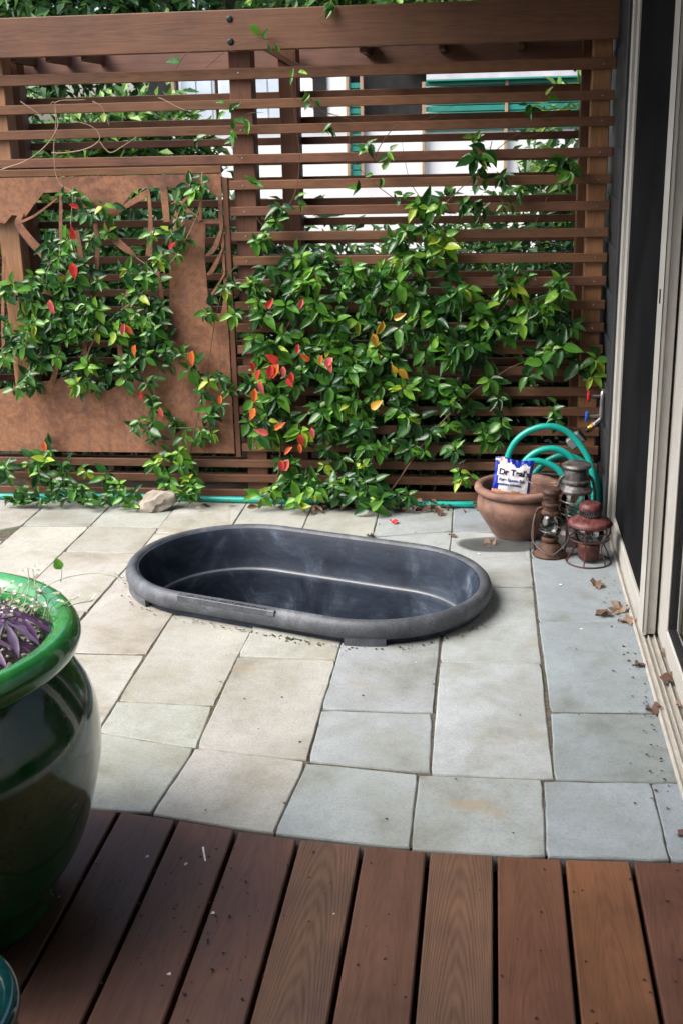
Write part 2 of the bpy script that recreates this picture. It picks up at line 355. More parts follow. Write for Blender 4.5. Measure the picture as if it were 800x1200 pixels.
def paver(poly, color, dz=0, tilt=(0, 0)):
    """irregular stone slab: worn outline, arris, slight dishing"""
    gap = .0002; P = [Vector((*p, 0)) for p in poly]; c = sum(P, Vector())/len(P); out = []
    for i in range(4):
        a, b = P[i], P[(i+1) % 4]; L = (b-a).length; m = max(4, int(L/.035)); nrm = Vector((-(b-a).y, (b-a).x, 0)).normalized()
        if nrm.dot(c-a) < 0: nrm = -nrm
        for j in range(m):
            t = j/m; p = a.lerp(b, t)
            inset = gap+.0019*(noise.noise(p*11+Vector((i*3.1, 0, 0)))+.5)+.0018*noise.noise(p*45)
            inset += .003*max(0, 1-min(t, 1-t)*L/.015)
            q = p+nrm*inset
            if j == 0: q = q+(c-a).normalized()*random.uniform(.0005, .0035)
            out.append(q)
    bm = bmesh.new(); lay = bm.verts.layers.float.new('edge')
    def ring(s, z):
        r = []
        for q in out:
            d = (c-q).normalized(); v = bm.verts.new(Vector((q.x+d.x*s, q.y+d.y*s, z+dz+tilt[0]*(q.x-c.x)+tilt[1]*(q.y-c.y)+(.0012*noise.noise(q*9) if z > -.02 else 0)))); r.append(v)
        return r
    R0 = ring(-.0, -.045); R1 = ring(0, -.005); R2 = ring(.0022, -.0012); R3 = ring(.005, 0); R4 = ring(.016, 0)
    for v in R0+R1: v[lay] = 1.
    for v in R2: v[lay] = .8
    for v in R3: v[lay] = .5
    n = len(out)
    for a, b in ((R0, R1), (R1, R2), (R2, R3), (R3, R4)):
        for i in range(n): bm.faces.new((a[i], a[(i+1) % n], b[(i+1) % n], b[i]))
    bm.faces.new(R4); bm.faces.new(R0[::-1])
    bmesh.ops.translate(bm, verts=bm.verts, vec=(-c.x, -c.y, 0))
    me = bm2me(bm)
    o = link('paving_stone', me, STONE, bed, (c.x, c.y, 0), color)
    # cut the slabs the tub sinks through
    near = min((Vector((q.x, q.y, 0))-Vector((s.x, s.y, 0))).length for q in out for s in stadium(TC[0], TC[1], TC[2], .362, TC[3], 0, 96))
    inside = any(((Vector((math.cos(-TC[3])*(q.x-TC[0])-math.sin(-TC[3])*(q.y-TC[1]), math.sin(-TC[3])*(q.x-TC[0])+math.cos(-TC[3])*(q.y-TC[1]), 0)))-Vector((max(-TC[2], min(TC[2], math.cos(-TC[3])*(q.x-TC[0])-math.sin(-TC[3])*(q.y-TC[1]))), 0, 0))).length < .362 for q in out)
    if near < .03 or inside:
        md = o.modifiers.new('b', 'BOOLEAN'); md.operation = 'DIFFERENCE'; md.solver = 'EXACT'; md.object = CUT
        bpy.context.view_layer.update()
        dg = bpy.context.evaluated_depsgraph_get(); me2 = bpy.data.meshes.new_from_object(o.evaluated_get(dg)); o.modifiers.clear(); o.data = me2
        if len(me2.polygons) == 0: bpy.data.objects.remove(o)
    return o
tan = (.325, .325, .295); grn = (.30, .315, .285); gry = (.28, .31, .32); blu = (.225, .262, .29); wrm = (.34, .335, .305)  # stone tones vary; warm left to dark cool right paints in house shade
X = [-2.75, -2.46, -2.18, -1.89, -1.605, -1.312, -1.02, -.73, -.44, -.135, .167, .468]
def edgeY(x): # front edge of the paving along the deck
    pts = [(-3, 2.34), (-.91, 2.305), (-.76, 2.283), (-.46, 2.228), (-.158, 2.199), (.14, 2.197), (.5, 2.213)]
    for (a, b), (c, d) in zip(pts, pts[1:]):
        if x <= c: return b+(d-b)*(x-a)/(c-a)
    return 2.213
slabs = [
 ([(-.436, 2.547), (-.154, 2.514), (-.155, edgeY(-.155)), (-.462, edgeY(-.462))], gry), ([(-.154, 2.514), (.146, 2.514), (.140, edgeY(.14)), (-.155, edgeY(-.155))], gry),
 ([(.146, 2.514), (.402, 2.524), (.401, edgeY(.4)), (.140, edgeY(.14))], blu), ([(.402, 2.524), (.468, 2.526), (.468, 2.21), (.401, edgeY(.4))], blu),
 ([(-.730, 2.592), (-.436, 2.549), (-.462, edgeY(-.462)), (-.760, edgeY(-.76))], tan), ([(-1.03, 2.66), (-.730, 2.592), (-.760, edgeY(-.76)), (-1.06, edgeY(-1.06))], grn),
 ([(-1.33, 2.70), (-1.03, 2.66), (-1.06, edgeY(-1.06)), (-1.36, edgeY(-1.36))], tan), ([(-1.015, 2.836), (-.738, 2.826), (-.730, 2.594), (-1.012, 2.657)], grn),
 ([(-.738, 3.148), (-.438, 3.142), (-.436, 2.550), (-.730, 2.594)], tan), ([(-.438, 2.828), (-.135, 2.832), (-.126, 2.520), (-.433, 2.552)], gry),
 ([(-.130, 3.155), (.167, 3.170), (.172, 2.518), (-.126, 2.516)], gry), ([(.179, 2.868), (.468, 2.884), (.468, 2.528), (.172, 2.518)], blu),
 ([(-.438, 3.74), (-.135, 3.74), (-.135, 2.834), (-.438, 2.830)], gry), ([(-.135, 3.776), (.164, 3.784), (.167, 3.172), (-.130, 3.157)], gry),
 ([(.170, 3.482), (.468, 3.500), (.468, 2.886), (.179, 2.870)], blu), ([(.166, 4.08), (.468, 4.08), (.468, 3.502), (.170, 3.484)], blu),
 ([(.166, 4.66), (.468, 4.66), (.468, 4.082), (.166, 4.082)], blu), ([(-.135, 4.365), (.165, 4.358), (.164, 3.786), (-.135, 3.778)], gry),
 ([(-.14, 4.78), (.165, 4.78), (.165, 4.360), (-.135, 4.367)], blu), ([(.165, 4.78), (.468, 4.78), (.468, 4.662), (.166, 4.662)], blu),
 ([(-.448, 4.78), (-.14, 4.78), (-.135, 4.367), (-.44, 4.28)], gry), ([(-.44, 4.278), (-.135, 4.365), (-.135, 3.75), (-.44, 3.74)], gry),
 ([(-.735, 4.78), (-.448, 4.78), (-.44, 4.282), (-.73, 4.25)], grn), ([(-.73, 4.248), (-.44, 4.28), (-.44, 3.9), (-.73, 3.9)], gry),
 ([(-1.022, 4.78), (-.735, 4.78), (-.73, 4.252), (-1.02, 4.25)], grn), ([(-1.02, 4.248), (-.73, 4.25), (-.73, 3.9), (-1.02, 3.9)], tan),
 ([(-1.32, 4.78), (-1.022, 4.78), (-1.02, 4.252), (-1.312, 4.27)], tan), ([(-1.312, 4.268), (-1.02, 4.25), (-1.02, 3.75), (-1.312, 4.02)], wrm),
 ([(-1.61, 4.78), (-1.32, 4.78), (-1.312, 4.34), (-1.605, 4.345)], grn), ([(-1.605, 4.343), (-1.312, 4.338), (-1.308, 4.038), (-1.603, 4.038)], tan),
 ([(-1.90, 4.78), (-1.61, 4.78), (-1.605, 4.347), (-1.89, 4.333)], grn), ([(-1.89, 4.331), (-1.605, 4.343), (-1.603, 3.74), (-1.89, 3.73)], tan),
 ([(-2.19, 4.78), (-1.90, 4.78), (-1.89, 4.333), (-2.18, 4.1)], tan), ([(-2.18, 4.098), (-1.89, 4.15), (-1.89, 3.5), (-2.18, 3.5)], grn),
 ([(-2.47, 4.78), (-2.19, 4.78), (-2.18, 4.2), (-2.46, 4.2)], grn), ([(-2.46, 4.198), (-2.18, 4.198), (-2.18, 3.7), (-2.46, 3.7)], tan), ([(-2.75, 4.78), (-2.47, 4.78), (-2.46, 4.0), (-2.75, 4.0)], tan),
 ([(-1.603, 4.036), (-1.308, 4.036), (-1.315, 3.46), (-1.603, 3.46)], wrm), ([(-1.308, 4.016), (-1.02, 3.748), (-1.022, 3.145), (-1.315, 3.14)], wrm),
 ([(-1.022, 3.46), (-.735, 3.46), (-.738, 2.828), (-1.015, 2.838)], tan), ([(-.735, 3.46), (-.438, 3.46), (-.438, 3.144), (-.738, 3.150)], grn),
 ([(-1.02, 3.748), (-.73, 3.748), (-.73, 3.462), (-1.02, 3.462)], tan),
 ([(-1.32, 3.138), (-1.022, 3.143), (-1.012, 2.66), (-1.33, 2.70)], tan), ([(-1.603, 3.458), (-1.315, 3.458), (-1.32, 3.0), (-1.603, 3.0)], tan),
 ([(-1.89, 3.728), (-1.603, 3.738), (-1.603, 3.1), (-1.89, 3.1)], grn), ([(-1.62, 2.998), (-1.32, 2.998), (-1.36, edgeY(-1.36)), (-1.66, edgeY(-1.66))], tan),
]
for p, col in slabs:
    k = random.uniform(.92, 1.07); col = tuple(c*k*random.uniform(.985, 1.015) for c in col)
    paver(p, col, dz=random.uniform(-.002, .002), tilt=(random.uniform(-.006, .006), random.uniform(-.006, .006)))
bpy.data.objects.remove(CUT)

# ---------------------------------------------------------------- deck
deck = box('deck', -3.2, .455, -1.2, 2.15, -.12, -.045, simple('deck_joist', (.02, .014, .012), .9), None, .002); deck['kind'] = 'structure'
dcols = {-1: (.105, .060, .046), 0: (.105, .059, .046), 1: (.110, .061, .047), 2: (.114, .062, .047), 3: (.118, .064, .046), 4: (.124, .072, .048), 5: (.122, .064, .042), 6: (.126, .072, .045), 7: (.126, .060, .036), 8: (.148, .068, .034), 9: (.10, .046, .030)}
for k in range(-9, 10):
    x0 = -.839+(k-1)*.145+.0052; x1 = x0+.145-.0104
    if k == 9: x1 = .452
    e0, e1 = edgeY(x0)-.003, edgeY(x1)-.003; zt_ = -.004+random.uniform(-.0015, .0015)
    me = box_me(x1-x0, 3.4, .036, .003)
    for v in me.vertices:
        if v.co.y > 0: v.co.y += (e0+(e1-e0)*(v.co.x/(x1-x0)+.5))-.5-1.7
    link('deck_board', me, WYC if k in (4, 6) else WY, deck, ((x0+x1)/2, .5, zt_-.018), dcols.get(k, (.11, .065, .057)))

# ---------------------------------------------------------------- slatted fence
YF = 4.74
fence = empty('slatted_fence', (-.8, YF, 0), 'tall brown slatted wooden fence with double layer of horizontal slats and top beam', 'fence')
ZS = [1.731, 1.62, 1.524, 1.414, 1.314, 1.213, 1.113, 1.016, .925, .833, .743, .653, .566, .479, .396, .313, .233]
def wcol(a=1.): 
    k = random.uniform(.85, 1.12)*a; return (.165*k, .080*k*random.uniform(.95, 1.05), .044*k*random.uniform(.92, 1.08))
for i, z in enumerate(ZS):
    h = .036 if i else .042
    x0 = -3.4 if i < 4 else -1.045
    o = box('slat', x0+random.uniform(-.004, .004), .452, YF, YF+.02, z-h/2, z+h/2, WX, fence, .0025, wcol())
    o.rotation_euler[1] = random.uniform(-.0012, .0012)
    for sx in (-.985, .405, -1.99):
        if sx < -1.5 and i > 3: continue
        s = lathe('screw', [(0, .0015), (.0032, .001), (.0035, -.001)], SCREWM, fence, (sx, YF-.0005, z+random.uniform(-.004, .004)), 8); s.rotation_euler[0] = PI/2
for z in (.16, .093, .026):
    box('slat', -3.4, .452, YF, YF+.02, z-.017, z+.017, WX, fence, .0025, wcol(.95))
for z in [1.655, 1.556, 1.478, 1.399, 1.322, 1.234, 1.155, 1.08, 1.004, .93, .863, .79, .715, .64, .565, .49, .415, .34, .265, .19, .115, .04]:
    box('slat', -3.4, .40, 4.955, 4.973, z-.015, z+.015, WX, fence, .002, wcol(.8))
def post(x0, x1, y0, y1, z1, k=1.): return box('post', x0, x1, y0, y1, -.15, z1, WZ, fence, .003, wcol(k))
post(-1.027, -.938, YF+.022, YF+.11, 1.86); GP = post(.366, .438, YF+.022, YF+.10, 1.86); GP.color = (.30, .155, .075, 1); GP = post(-2.035, -1.947, YF+.022, YF+.11, 1.86); GP.color = (.34, .18, .09, 1); post(-3.1, -3.01, YF+.022, YF+.11, 1.86)
post(-.850, -.775, 4.866, 4.952, 1.83, 1.0); post(-2.0, -1.93, 4.876, 4.952, 1.83)
post(.335, .40, 4.876, 4.952, 1.83)
box('trim_board', -1.070, -1.047, YF-.004, YF+.016, .19, 1.345, WZ, fence, .002, wcol(1.))
box('trim_board', -3.4, -1.072, YF-.002, YF+.018, 1.362, 1.391, WX, fence, .002, wcol(1.2))
beam_f = box('beam', -3.4, .452, YF-.042, YF-.002, 1.812, 1.958, WX, fence, .003, (.165, .084, .05)); 
box('beam', -3.4, .43, 4.976, 5.015, 1.735, 1.935, WX, fence, .003, (.22, .125, .095))
for x in (-2.18, -2.035, -1.89, -1.745, -1.6, -.5, -.2, .1): box('joist', x-.012, x+.012, YF, 4.975, 1.795, 1.86, WY, fence, .002, wcol(.6))
for (xa, xb) in ((-.90, -.70), (.44, .30)):     # diagonal braces
    d = Vector((xb-xa, 0, 1.72-1.835)); me = box_me(d.length, .03, .024, .002)
    o = link('brace', me, WX, fence, ((xa+xb)/2, 4.87, 1.775), wcol(.7)); o.rotation_euler[1] = -math.atan2(d.z, d.x)
for z in (1.925, 1.845):
    s = lathe('bolt', [(0, .006), (.008, .005), (.010, .003), (.013, .002), (.013, 0)], BLACKHW, fence, (-1.0, YF-.042, z), 14); s.rotation_euler[0] = PI/2

# ---------------------------------------------------------------- rusted panel
panel = empty('steel_panel', (-1.7, YF-.008, .2), 'rusty orange steel panel with plant shaped cutouts, fixed to the left part of the fence', 'metal panel')
def plate(name, outer, holes, th, y, mat, parent):
    polys = [[Vector((x, z, 0)) for x, z in outer]]+[[Vector((x, z, 0)) for x, z in h] for h in holes]
    tri = tessellate_polygon(polys); vs = [v for p in polys for v in p]; n = len(vs); bm = bmesh.new()
    F = [bm.verts.new((v.x, y, v.y)) for v in vs]; B = [bm.verts.new((v.x, y+th, v.y)) for v in vs]
    for t in tri:
        try: bm.faces.new([F[i] for i in t]); bm.faces.new([B[i] for i in reversed(t)])
        except ValueError: pass
    o = 0
    for p in polys:
        m = len(p)
        for i in range(m): bm.faces.new((F[o+i], F[o+(i+1) % m], B[o+(i+1) % m], B[o+i]))
        o += m
    return link(name, bm2me(bm), mat, parent, (0, 0, 0))
def fx(px, py, Y=4.73):   # author's survey of the fence plane, metres
    q = (px-400, -(py-600), 1363.79); d = r2*q[0]+u2*q[1]+fwd*q[2]; t = Y/d.y; return (d.x*t, 1.48283766+d.z*t)
hole1 = [fx(*p) for p in [(6, 262), (14, 252), (30, 254), (40, 240), (51, 226), (72, 225), (86, 226), (92, 243), (118, 246), (134, 254), (144, 240), (156, 224), (172, 219), (196, 221), (216, 219), (243, 222), (256, 232), (256, 258), (200, 258.5), (198, 300), (199, 350), (197, 395), (180, 412), (165, 432), (150, 446), (126, 458), (104, 446), (82, 440), (62, 446), (46, 448), (34, 466), (18, 452), (-20, 462), (-40, 440), (-46, 300), (-30, 258)]]
hole2 = [fx(*p) for p in [(241, 262), (257, 262), (260, 300), (263, 345), (259, 368), (246, 366), (243, 340), (240, 300)]]
hole1 = [(min(x, -1.082), z) for x, z in hole1]
plate('sheet', [(-3.3, .208), (-1.074, .208), (-1.074, 1.36), (-3.3, 1.36)], [hole1, hole2], .005, YF-.008, RUST, panel)
def blade(pts, w0, w1, mid=None):
    """leaf or stalk silhouette along a polyline, px width in metres"""
    P = crom([(*fx(*p), 0) for p in pts], 5); n = len(P); L = []; Rr = []
    for i, p in enumerate(P):
        t = i/(n-1); d = (P[min(i+1, n-1)]-P[max(i-1, 0)]).normalized(); nn = Vector((-d.y, d.x, 0))
        w = (w0+(w1-w0)*t) if mid is None else max(.0015, mid*math.sin(PI*min(1, t*.97+.015))**.8)
        L.append((p.x+nn.x*w/2, p.y+nn.y*w/2)); Rr.append((p.x-nn.x*w/2, p.y-nn.y*w/2))
    global bl_i; bl_i += 1
    plate('steel_leaf', L+Rr[::-1], [], .004, YF-.0125-.0006*(bl_i % 5), RUST, panel)
bl_i = 0
for pts, a, b, m in [([(72, 224), (72, 300), (78, 330)], .012, .02, None), ([(28, 250), (22, 262), (40, 285), (62, 300)], 0, 0, .034), ([(20, 262), (42, 252), (68, 232)], .012, .006, None),
    ([(30, 280), (45, 292), (60, 312)], 0, 0, .03), ([(66, 335), (50, 350), (38, 368)], .04, .03, None), ([(90, 270), (95, 300), (97, 330)], .02, .026, None), ([(112, 262), (115, 290), (113, 325)], .018, .018, None),
    ([(174, 218), (177, 260), (175, 300)], .008, .028, None), ([(192, 218), (196, 260)], .03, .026, None), ([(125, 268), (140, 285), (160, 300)], 0, 0, .032), ([(134, 252), (150, 240), (175, 225)], .01, .03, None),
    ([(205, 235), (235, 258)], .012, .02, None), ([(236, 222), (235, 258)], .012, .012, None), ([(262, 262), (252, 290), (241, 300)], 0, 0, .02), ([(262, 290), (250, 315), (243, 322)], 0, 0, .018), ([(264, 320), (252, 340), (244, 350)], .006, .012, None),
    ([(205, 258), (212, 240), (228, 224)], .02, .006, None), ([(5, 300), (4, 380), (6, 430)], .012, .016, None), ([(20, 390), (24, 420), (24, 450)], .016, .016, None), ([(60, 312), (40, 335), (35, 350)], .012, .02, None),
    ([(150, 340), (140, 390), (146, 446)], .012, .026, None), ([(110, 340), (100, 400), (104, 448)], .02, .02, None), ([(180, 300), (190, 350), (184, 410)], .01, .03, None), ([(60, 370), (70, 410), (62, 448)], .014, .024, None)]:
    blade(pts, a, b, m)

# ---------------------------------------------------------------- stock tank sunk in the paving
tub = empty('stock_tank', (TC[0], TC[1], 0), 'oval black plastic stock tank sunk into the stone paving as a small pool', 'stock tank', rz=0)
def loft(name, secs, mat, n=96, ang=40, zfun=None):
    bm = bmesh.new(); rings = []
    for (r, z) in secs:
        rings.append([bm.verts.new(v) for v in stadium(0, 0, TC[2], r, TC[3], z, n)])
    for a, b in zip(rings, rings[1:]):
        for i in range(n): bm.faces.new((a[i], a[(i+1) % n], b[(i+1) % n], b[i]))
    return bm, rings
bm, R = loft('wall', [(.357, -.2), (.359, .055), (.352, .072), (.343, .072), (.334, .055), (.324, -.02), (.318, -.071), (.314, -.077), (.3035, -.0795), (.300, -.084), (.2985, -.1), (.290, -.22), (.280, -.36), (.272, -.43), (.255, -.455), (.22, -.465)], TUB)
bm.faces.new(R[-1]); me = bm2me(bm); auto_smooth(me, 60); link('basin', me, TUB, tub, (TC[0], TC[1], 0))
bm, R = loft('rim', [(.345, .068), (.352, .078), (.362, .083), (.374, .080), (.384, .070), (.389, .054), (.387, .040), (.381, .024), (.365, .018)], TUBRIM)
me = bm2me(bm); auto_smooth(me, 60); link('rim', me, TUBRIM, tub, (TC[0], TC[1], 0))
bm, R = loft('ledge', [(.3135, -.0765), (.3095, -.0745), (.3045, -.0762), (.3025, -.080)], TUBRIM)
me = bm2me(bm); auto_smooth(me, 60); link('ledge', me, simple('ledge_glint', (.12, .135, .155), .38, scale=14), tub, (TC[0], TC[1], 0))  # lighter grey paints in the light caught along the ledge lip
# skirt blocks that reach down to the paving (two stretches of the near side, one at each end)
def skirt(t0, t1, r0=.364, r1=.382):
    n = max(6, int((t1-t0)/.06)); bm = bmesh.new(); rows = []
    def pt(s, r):
        # s in perimeter angle; straight part spans the joins
        x = r*math.cos(s)+(TC[2] if math.cos(s) > 0 else -TC[2]); y = r*math.sin(s); return x, y
    P = []
    for i in range(n+1):
        s = t0+(t1-t0)*i/n; P.append((pt(s, r0), pt(s, r1)))
    c, s_ = math.cos(TC[3]), math.sin(TC[3])
    f = lambda p, z: (c*p[0]-s_*p[1], s_*p[0]+c*p[1], z)
    for a, b in P: rows.append([bm.verts.new(f(a, .045)), bm.verts.new(f(b, .045)), bm.verts.new(f(b, .001)), bm.verts.new(f(a, .001))])
    for a, b in zip(rows, rows[1:]):
        for k in range(4): bm.faces.new((a[k], a[(k+1) % 4], b[(k+1) % 4], b[k]))
    bm.faces.new(rows[0][::-1]); bm.faces.new(rows[-1]); me = bm2me(bm); auto_smooth(me, 50)
    link('skirt', me, TUBRIM, tub, (TC[0], TC[1], 0))
skirt(PI*.98, PI*1.37); skirt(PI*1.552, PI*1.66)
# embossed brand block on the near rim
def tl(x, y, z):
    c, s_ = math.cos(TC[3]), math.sin(TC[3]); return Vector((TC[0]+c*x-s_*y, TC[1]+s_*x+c*y, z))
me = box_me(.36, .018, .020, .002); o = link('emboss_bar', me, TUBRIM, tub, tl(-.085, -.3795, .0705)); o.rotation_euler[2] = TC[3]
fc = bpy.data.curves.new('f', 'FONT'); fc.body = 'HEAVY DUTY  STRUCTURAL FOAM'; fc.size = .0185; fc.extrude = .0012; fc.align_x = 'CENTER'; fc.align_y = 'CENTER'
fo = bpy.data.objects.new('f', fc); me = bpy.data.meshes.new_from_object(fo); bpy.data.objects.remove(fo)
o = link('embossed_lettering', me, TUBRIM, tub, tl(-.085, -.3795, .0812)); o.rotation_euler[2] = TC[3]

# ---------------------------------------------------------------- green glazed planter, front left
PC = (-1.125, 1.918)
pot = empty('glazed_planter', (*PC, -.006), 'large glossy green glazed planter holding purple and white plants, on the deck', 'planter')
zt = .60
outer = smooth_prof([(.235, 0), (.255, .008), (.272, .06), (.325, .15), (.358, .25), (.376, .34), (.370, .43), (.338, .50), (.305, .548)])
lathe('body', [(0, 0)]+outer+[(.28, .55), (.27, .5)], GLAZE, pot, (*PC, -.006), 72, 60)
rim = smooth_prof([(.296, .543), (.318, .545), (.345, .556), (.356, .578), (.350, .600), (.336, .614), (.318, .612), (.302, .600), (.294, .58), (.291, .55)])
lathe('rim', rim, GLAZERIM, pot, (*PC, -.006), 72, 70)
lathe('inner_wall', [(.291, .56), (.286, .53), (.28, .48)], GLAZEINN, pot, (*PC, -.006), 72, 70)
bm = bmesh.new(); n = 40
bmesh.ops.create_grid(bm, x_segments=36, y_segments=36, size=.289)
for v in bm.verts:
    r = math.hypot(v.co.x, v.co.y)
    m = max(abs(v.co.x), abs(v.co.y))
    if r > 1e-6: v.co *= m/r
    v.co.z = .008*noise.noise(v.co*18)+.006*noise.noise(v.co*55)+.012*(1-(m/.289)**2)
soil = link('soil', bm2me(bm, smooth=True), POTSOIL, pot, (*PC, .572))
bm = bmesh.new()
for i in range(760):
    a = random.uniform(0, 2*PI); r = .283*math.sqrt(random.random()); s = random.uniform(.003, .0068)
    vs = bmesh.ops.create_icosphere(bm, subdivisions=1, radius=s)['verts']
    p = Vector((r*math.cos(a), r*math.sin(a), 0)); p.z = .010*(1-(r/.289)**2)+.003+.006*noise.noise(p*18)
    for v in vs: v.co = v.co*random.uniform(.7, 1.2)+p
o = link('perlite', bm2me(bm), simple('perlite_grit', (.55, .5, .45), .9, bump=0), soil, (*PC, .572)); o['kind'] = 'stuff'

def col_attr(me, col):
    a = me.color_attributes.new('tint', 'FLOAT_COLOR', 'POINT')
    a.data.foreach_set('color', [c for _ in me.vertices for c in (*col, 1)])
class LeafSoup:
    """collects leaf faces with a tint for one joined mesh"""
    def __init__(s): s.v = []; s.f = []; s.c = []
    def add(s, verts, faces, M, col):
        b = len(s.v); s.v += [tuple(M @ Vector(v)) for v in verts]; s.f += [tuple(b+i for i in f) for f in faces]; s.c += [c for _ in verts for c in (*col, 1)]
    def mesh(s, name='m', smooth=True):
        me = bpy.data.meshes.new(name); me.from_pydata(s.v, [], s.f); a = me.color_attributes.new('tint', 'FLOAT_COLOR', 'POINT'); a.data.foreach_set('color', s.c)
        if smooth: me.polygons.foreach_set('use_smooth', [True]*len(me.polygons))
        return me
def leaf_shape(w=.42, fold=.10, curl=.12, n=5, tipw=1.15, twist=0):
    """unit-length leaf along +Y, normal +Z; midrib valley"""
    V = []; F = []
    for i in range(n+1):
        t = i/n; hw = w/2*math.sin(PI*t**(.85/tipw))**.85 if 0 < t < 1 else .004
        z = -curl*(t*t)+.02*math.sin(t*9); tw = twist*t
        V += [(-hw*math.cos(tw), t, z+fold*hw*2-hw*math.sin(tw)), (0, t, z), (hw*math.cos(tw), t, z+fold*hw*2+hw*math.sin(tw))]
    for i in range(n):
        a = i*3; F += [(a, a+1, a+4, a+3), (a+1, a+2, a+5, a+4)]
    return V, F
LS = [leaf_shape(.47, .45, .10), leaf_shape(.52, .35, .30), leaf_shape(.42, .55, .02, twist=.5), leaf_shape(.56, .22, .18), leaf_shape(.48, .35, .42, twist=-.6)]
def orient(pos, d, nrm, L):
    d = d.normalized(); x = d.cross(nrm)
    if x.length < 1e-4: x = d.orthogonal()
    x.normalize(); z = x.cross(d)
    return Matrix(((x.x*L, d.x*L, z.x*L, pos.x), (x.y*L, d.y*L, z.y*L, pos.y), (x.z*L, d.z*L, z.z*L, pos.z), (0, 0, 0, 1)))
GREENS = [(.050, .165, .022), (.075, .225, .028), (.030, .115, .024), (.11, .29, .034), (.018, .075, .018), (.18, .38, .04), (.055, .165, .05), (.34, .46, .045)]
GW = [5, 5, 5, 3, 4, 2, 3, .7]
REDS = [(.62, .05, .04), (.66, .14, .03), (.60, .12, .11), (.55, .30, .03)]
LEAFME = {}
def leaf_me(si, ci, pal, mat):
    k = (si, ci, id(pal))
    if k not in LEAFME:
        V, F = LS[si]; me = bpy.data.meshes.new('leaf'); me.from_pydata(V, [], F); col_attr(me, pal[ci]); me.materials.append(mat)
        me.polygons.foreach_set('use_smooth', [True]*len(me.polygons)); LEAFME[k] = me
    return LEAFME[k]

# purple sweet potato vine and white flowers in the planter
def lobed(cols):
    V = [(0, 0, 0)]; F = []
    lobes = [(-1.35, .62, .075), (-.65, .95, .095), (0, 1.1, .115), (.65, .95, .095), (1.35, .62, .075)]
    for a, L, w in lobes:
        d = Vector((math.sin(a), math.cos(a), 0)); p = Vector((d.y, -d.x, 0)); b = len(V)
        for t, ww in ((.28, .5), (.55, 1), (.8, .62), (1, 0.02)):
            q = d*L*t
            V += [tuple(q-p*w*ww+Vector((0, 0, .03-.2*t*t))), tuple(q+Vector((0, 0, -.01-.2*t*t))), tuple(q+p*w*ww+Vector((0, 0, .03-.2*t*t)))]
        F += [(0, b+1, b), (0, b+2, b+1)]
        for i in range(3):
            c = b+i*3; F += [(c, c+1, c+4, c+3), (c+1, c+2, c+5, c+4)]
    return V, F
def plant_tube(soup, pts, r, col):
    bm = bmesh.new(); tube_bm(bm, crom(pts, 4), r, 5, caps=False); vs = [v.co[:] for v in bm.verts]; bm.verts.index_update(); fs = [tuple(v.index for v in f.verts) for f in bm.faces]; bm.free()
    soup.add(vs, fs, Matrix.Identity(4), col)
sp = empty('sweet_potato_vine', (PC[0]+.16, PC[1]-.03, .55), 'dark purple plant with pointed star shaped leaves in the green planter', 'plant')
V, F = lobed(None); stm = LeafSoup()
for x, y, z, L, az, tl_ in [(.17, -.085, .055, .095, 2.9, .25), (.10, -.05, .07, .085, -2.2, .3), (.20, .02, .055, .085, 1.6, .35), (.075, .03, .08, .08, 2.4, .2), (.06, -.12, .06, .085, -2.9, .4), (.02, -.02, .10, .08, .4, .3),
                          (.15, .06, .05, .09, 2.2, .2), (.0, -.09, .07, .09, 3.0, .3), (.07, .10, .06, .08, 1.2, .3), (.19, -.02, .06, .085, 2.5, .3), (.13, -.14, .04, .07, 2.5, .5), (-.06, -.10, .09, .09, -1.4, .3), (-.1, .05, .09, .08, -.6, .3), (.21, -.05, .03, .06, 1.2, .2), (.115, .06, .05, .06, 1.9, .1)]:
    d = Vector((math.sin(az), math.cos(az), -tl_)); so_ = LeafSoup(); p = Vector((PC[0]+x+.045, PC[1]+y+.02, .575+z))
    col = random.choice([(.13, .055, .16), (.09, .035, .11), (.19, .11, .22), (.17, .12, .22)])
    so_.add(V, F, orient(p, d, Vector((.15*math.sin(az), .1, 1)), L), col)
    o = link('leaf', so_.mesh(), PURP, sp, (0, 0, 0)); plant_tube(stm, [(PC[0]+x*.6, PC[1]+y*.6, .57), (PC[0]+x*.8, PC[1]+y*.8, .575+z*.8), tuple(p)], .0018, (.10, .03, .09))
link('stem', stm.mesh(), PURP, sp, (0, 0, 0))
wf = empty('white_flowers', (PC[0]+.12, PC[1]+.12, .55), 'thin pale stems with tiny white flowers and small leaves over the planter rim', 'plant')
stm = LeafSoup(); fl = LeafSoup(); lf = LeafSoup()
def flower(p, s=.010):
    for k in range(5):
        a = k*1.257; fl.add(*leaf_shape(.8, .1, .1, 2), orient(p, Vector((math.cos(a), math.sin(a), 1.0)), Vector((-math.cos(a), -math.sin(a), 1)), .62*s*random.uniform(.8, 1.2)), (.80, .80, .76))
for i in range(52):
    a = random.uniform(0, 2*PI); rr = random.uniform(.0, .10); b = Vector((PC[0]+.16+rr*math.cos(a)*1.3, PC[1]+.10+rr*math.sin(a), .575)); e = b+Vector((random.gauss(.01, .035), random.gauss(0, .03), random.uniform(.03, .08)))
    plant_tube(stm, [b, b.lerp(e, .5)+Vector((random.gauss(0, .01), random.gauss(0, .01), .012)), e], .0011, (.42, .50, .30)); flower(e, random.uniform(.008, .013))
    for k in range(3): lf.add(*LS[1], orient(b.lerp(e, random.random()), Vector((random.gauss(0, 1), random.gauss(0, 1), .4)), Vector((0, 0, 1)), random.uniform(.012, .02)), random.choice([(.35, .42, .26), (.22, .35, .12), (.5, .54, .42)]))
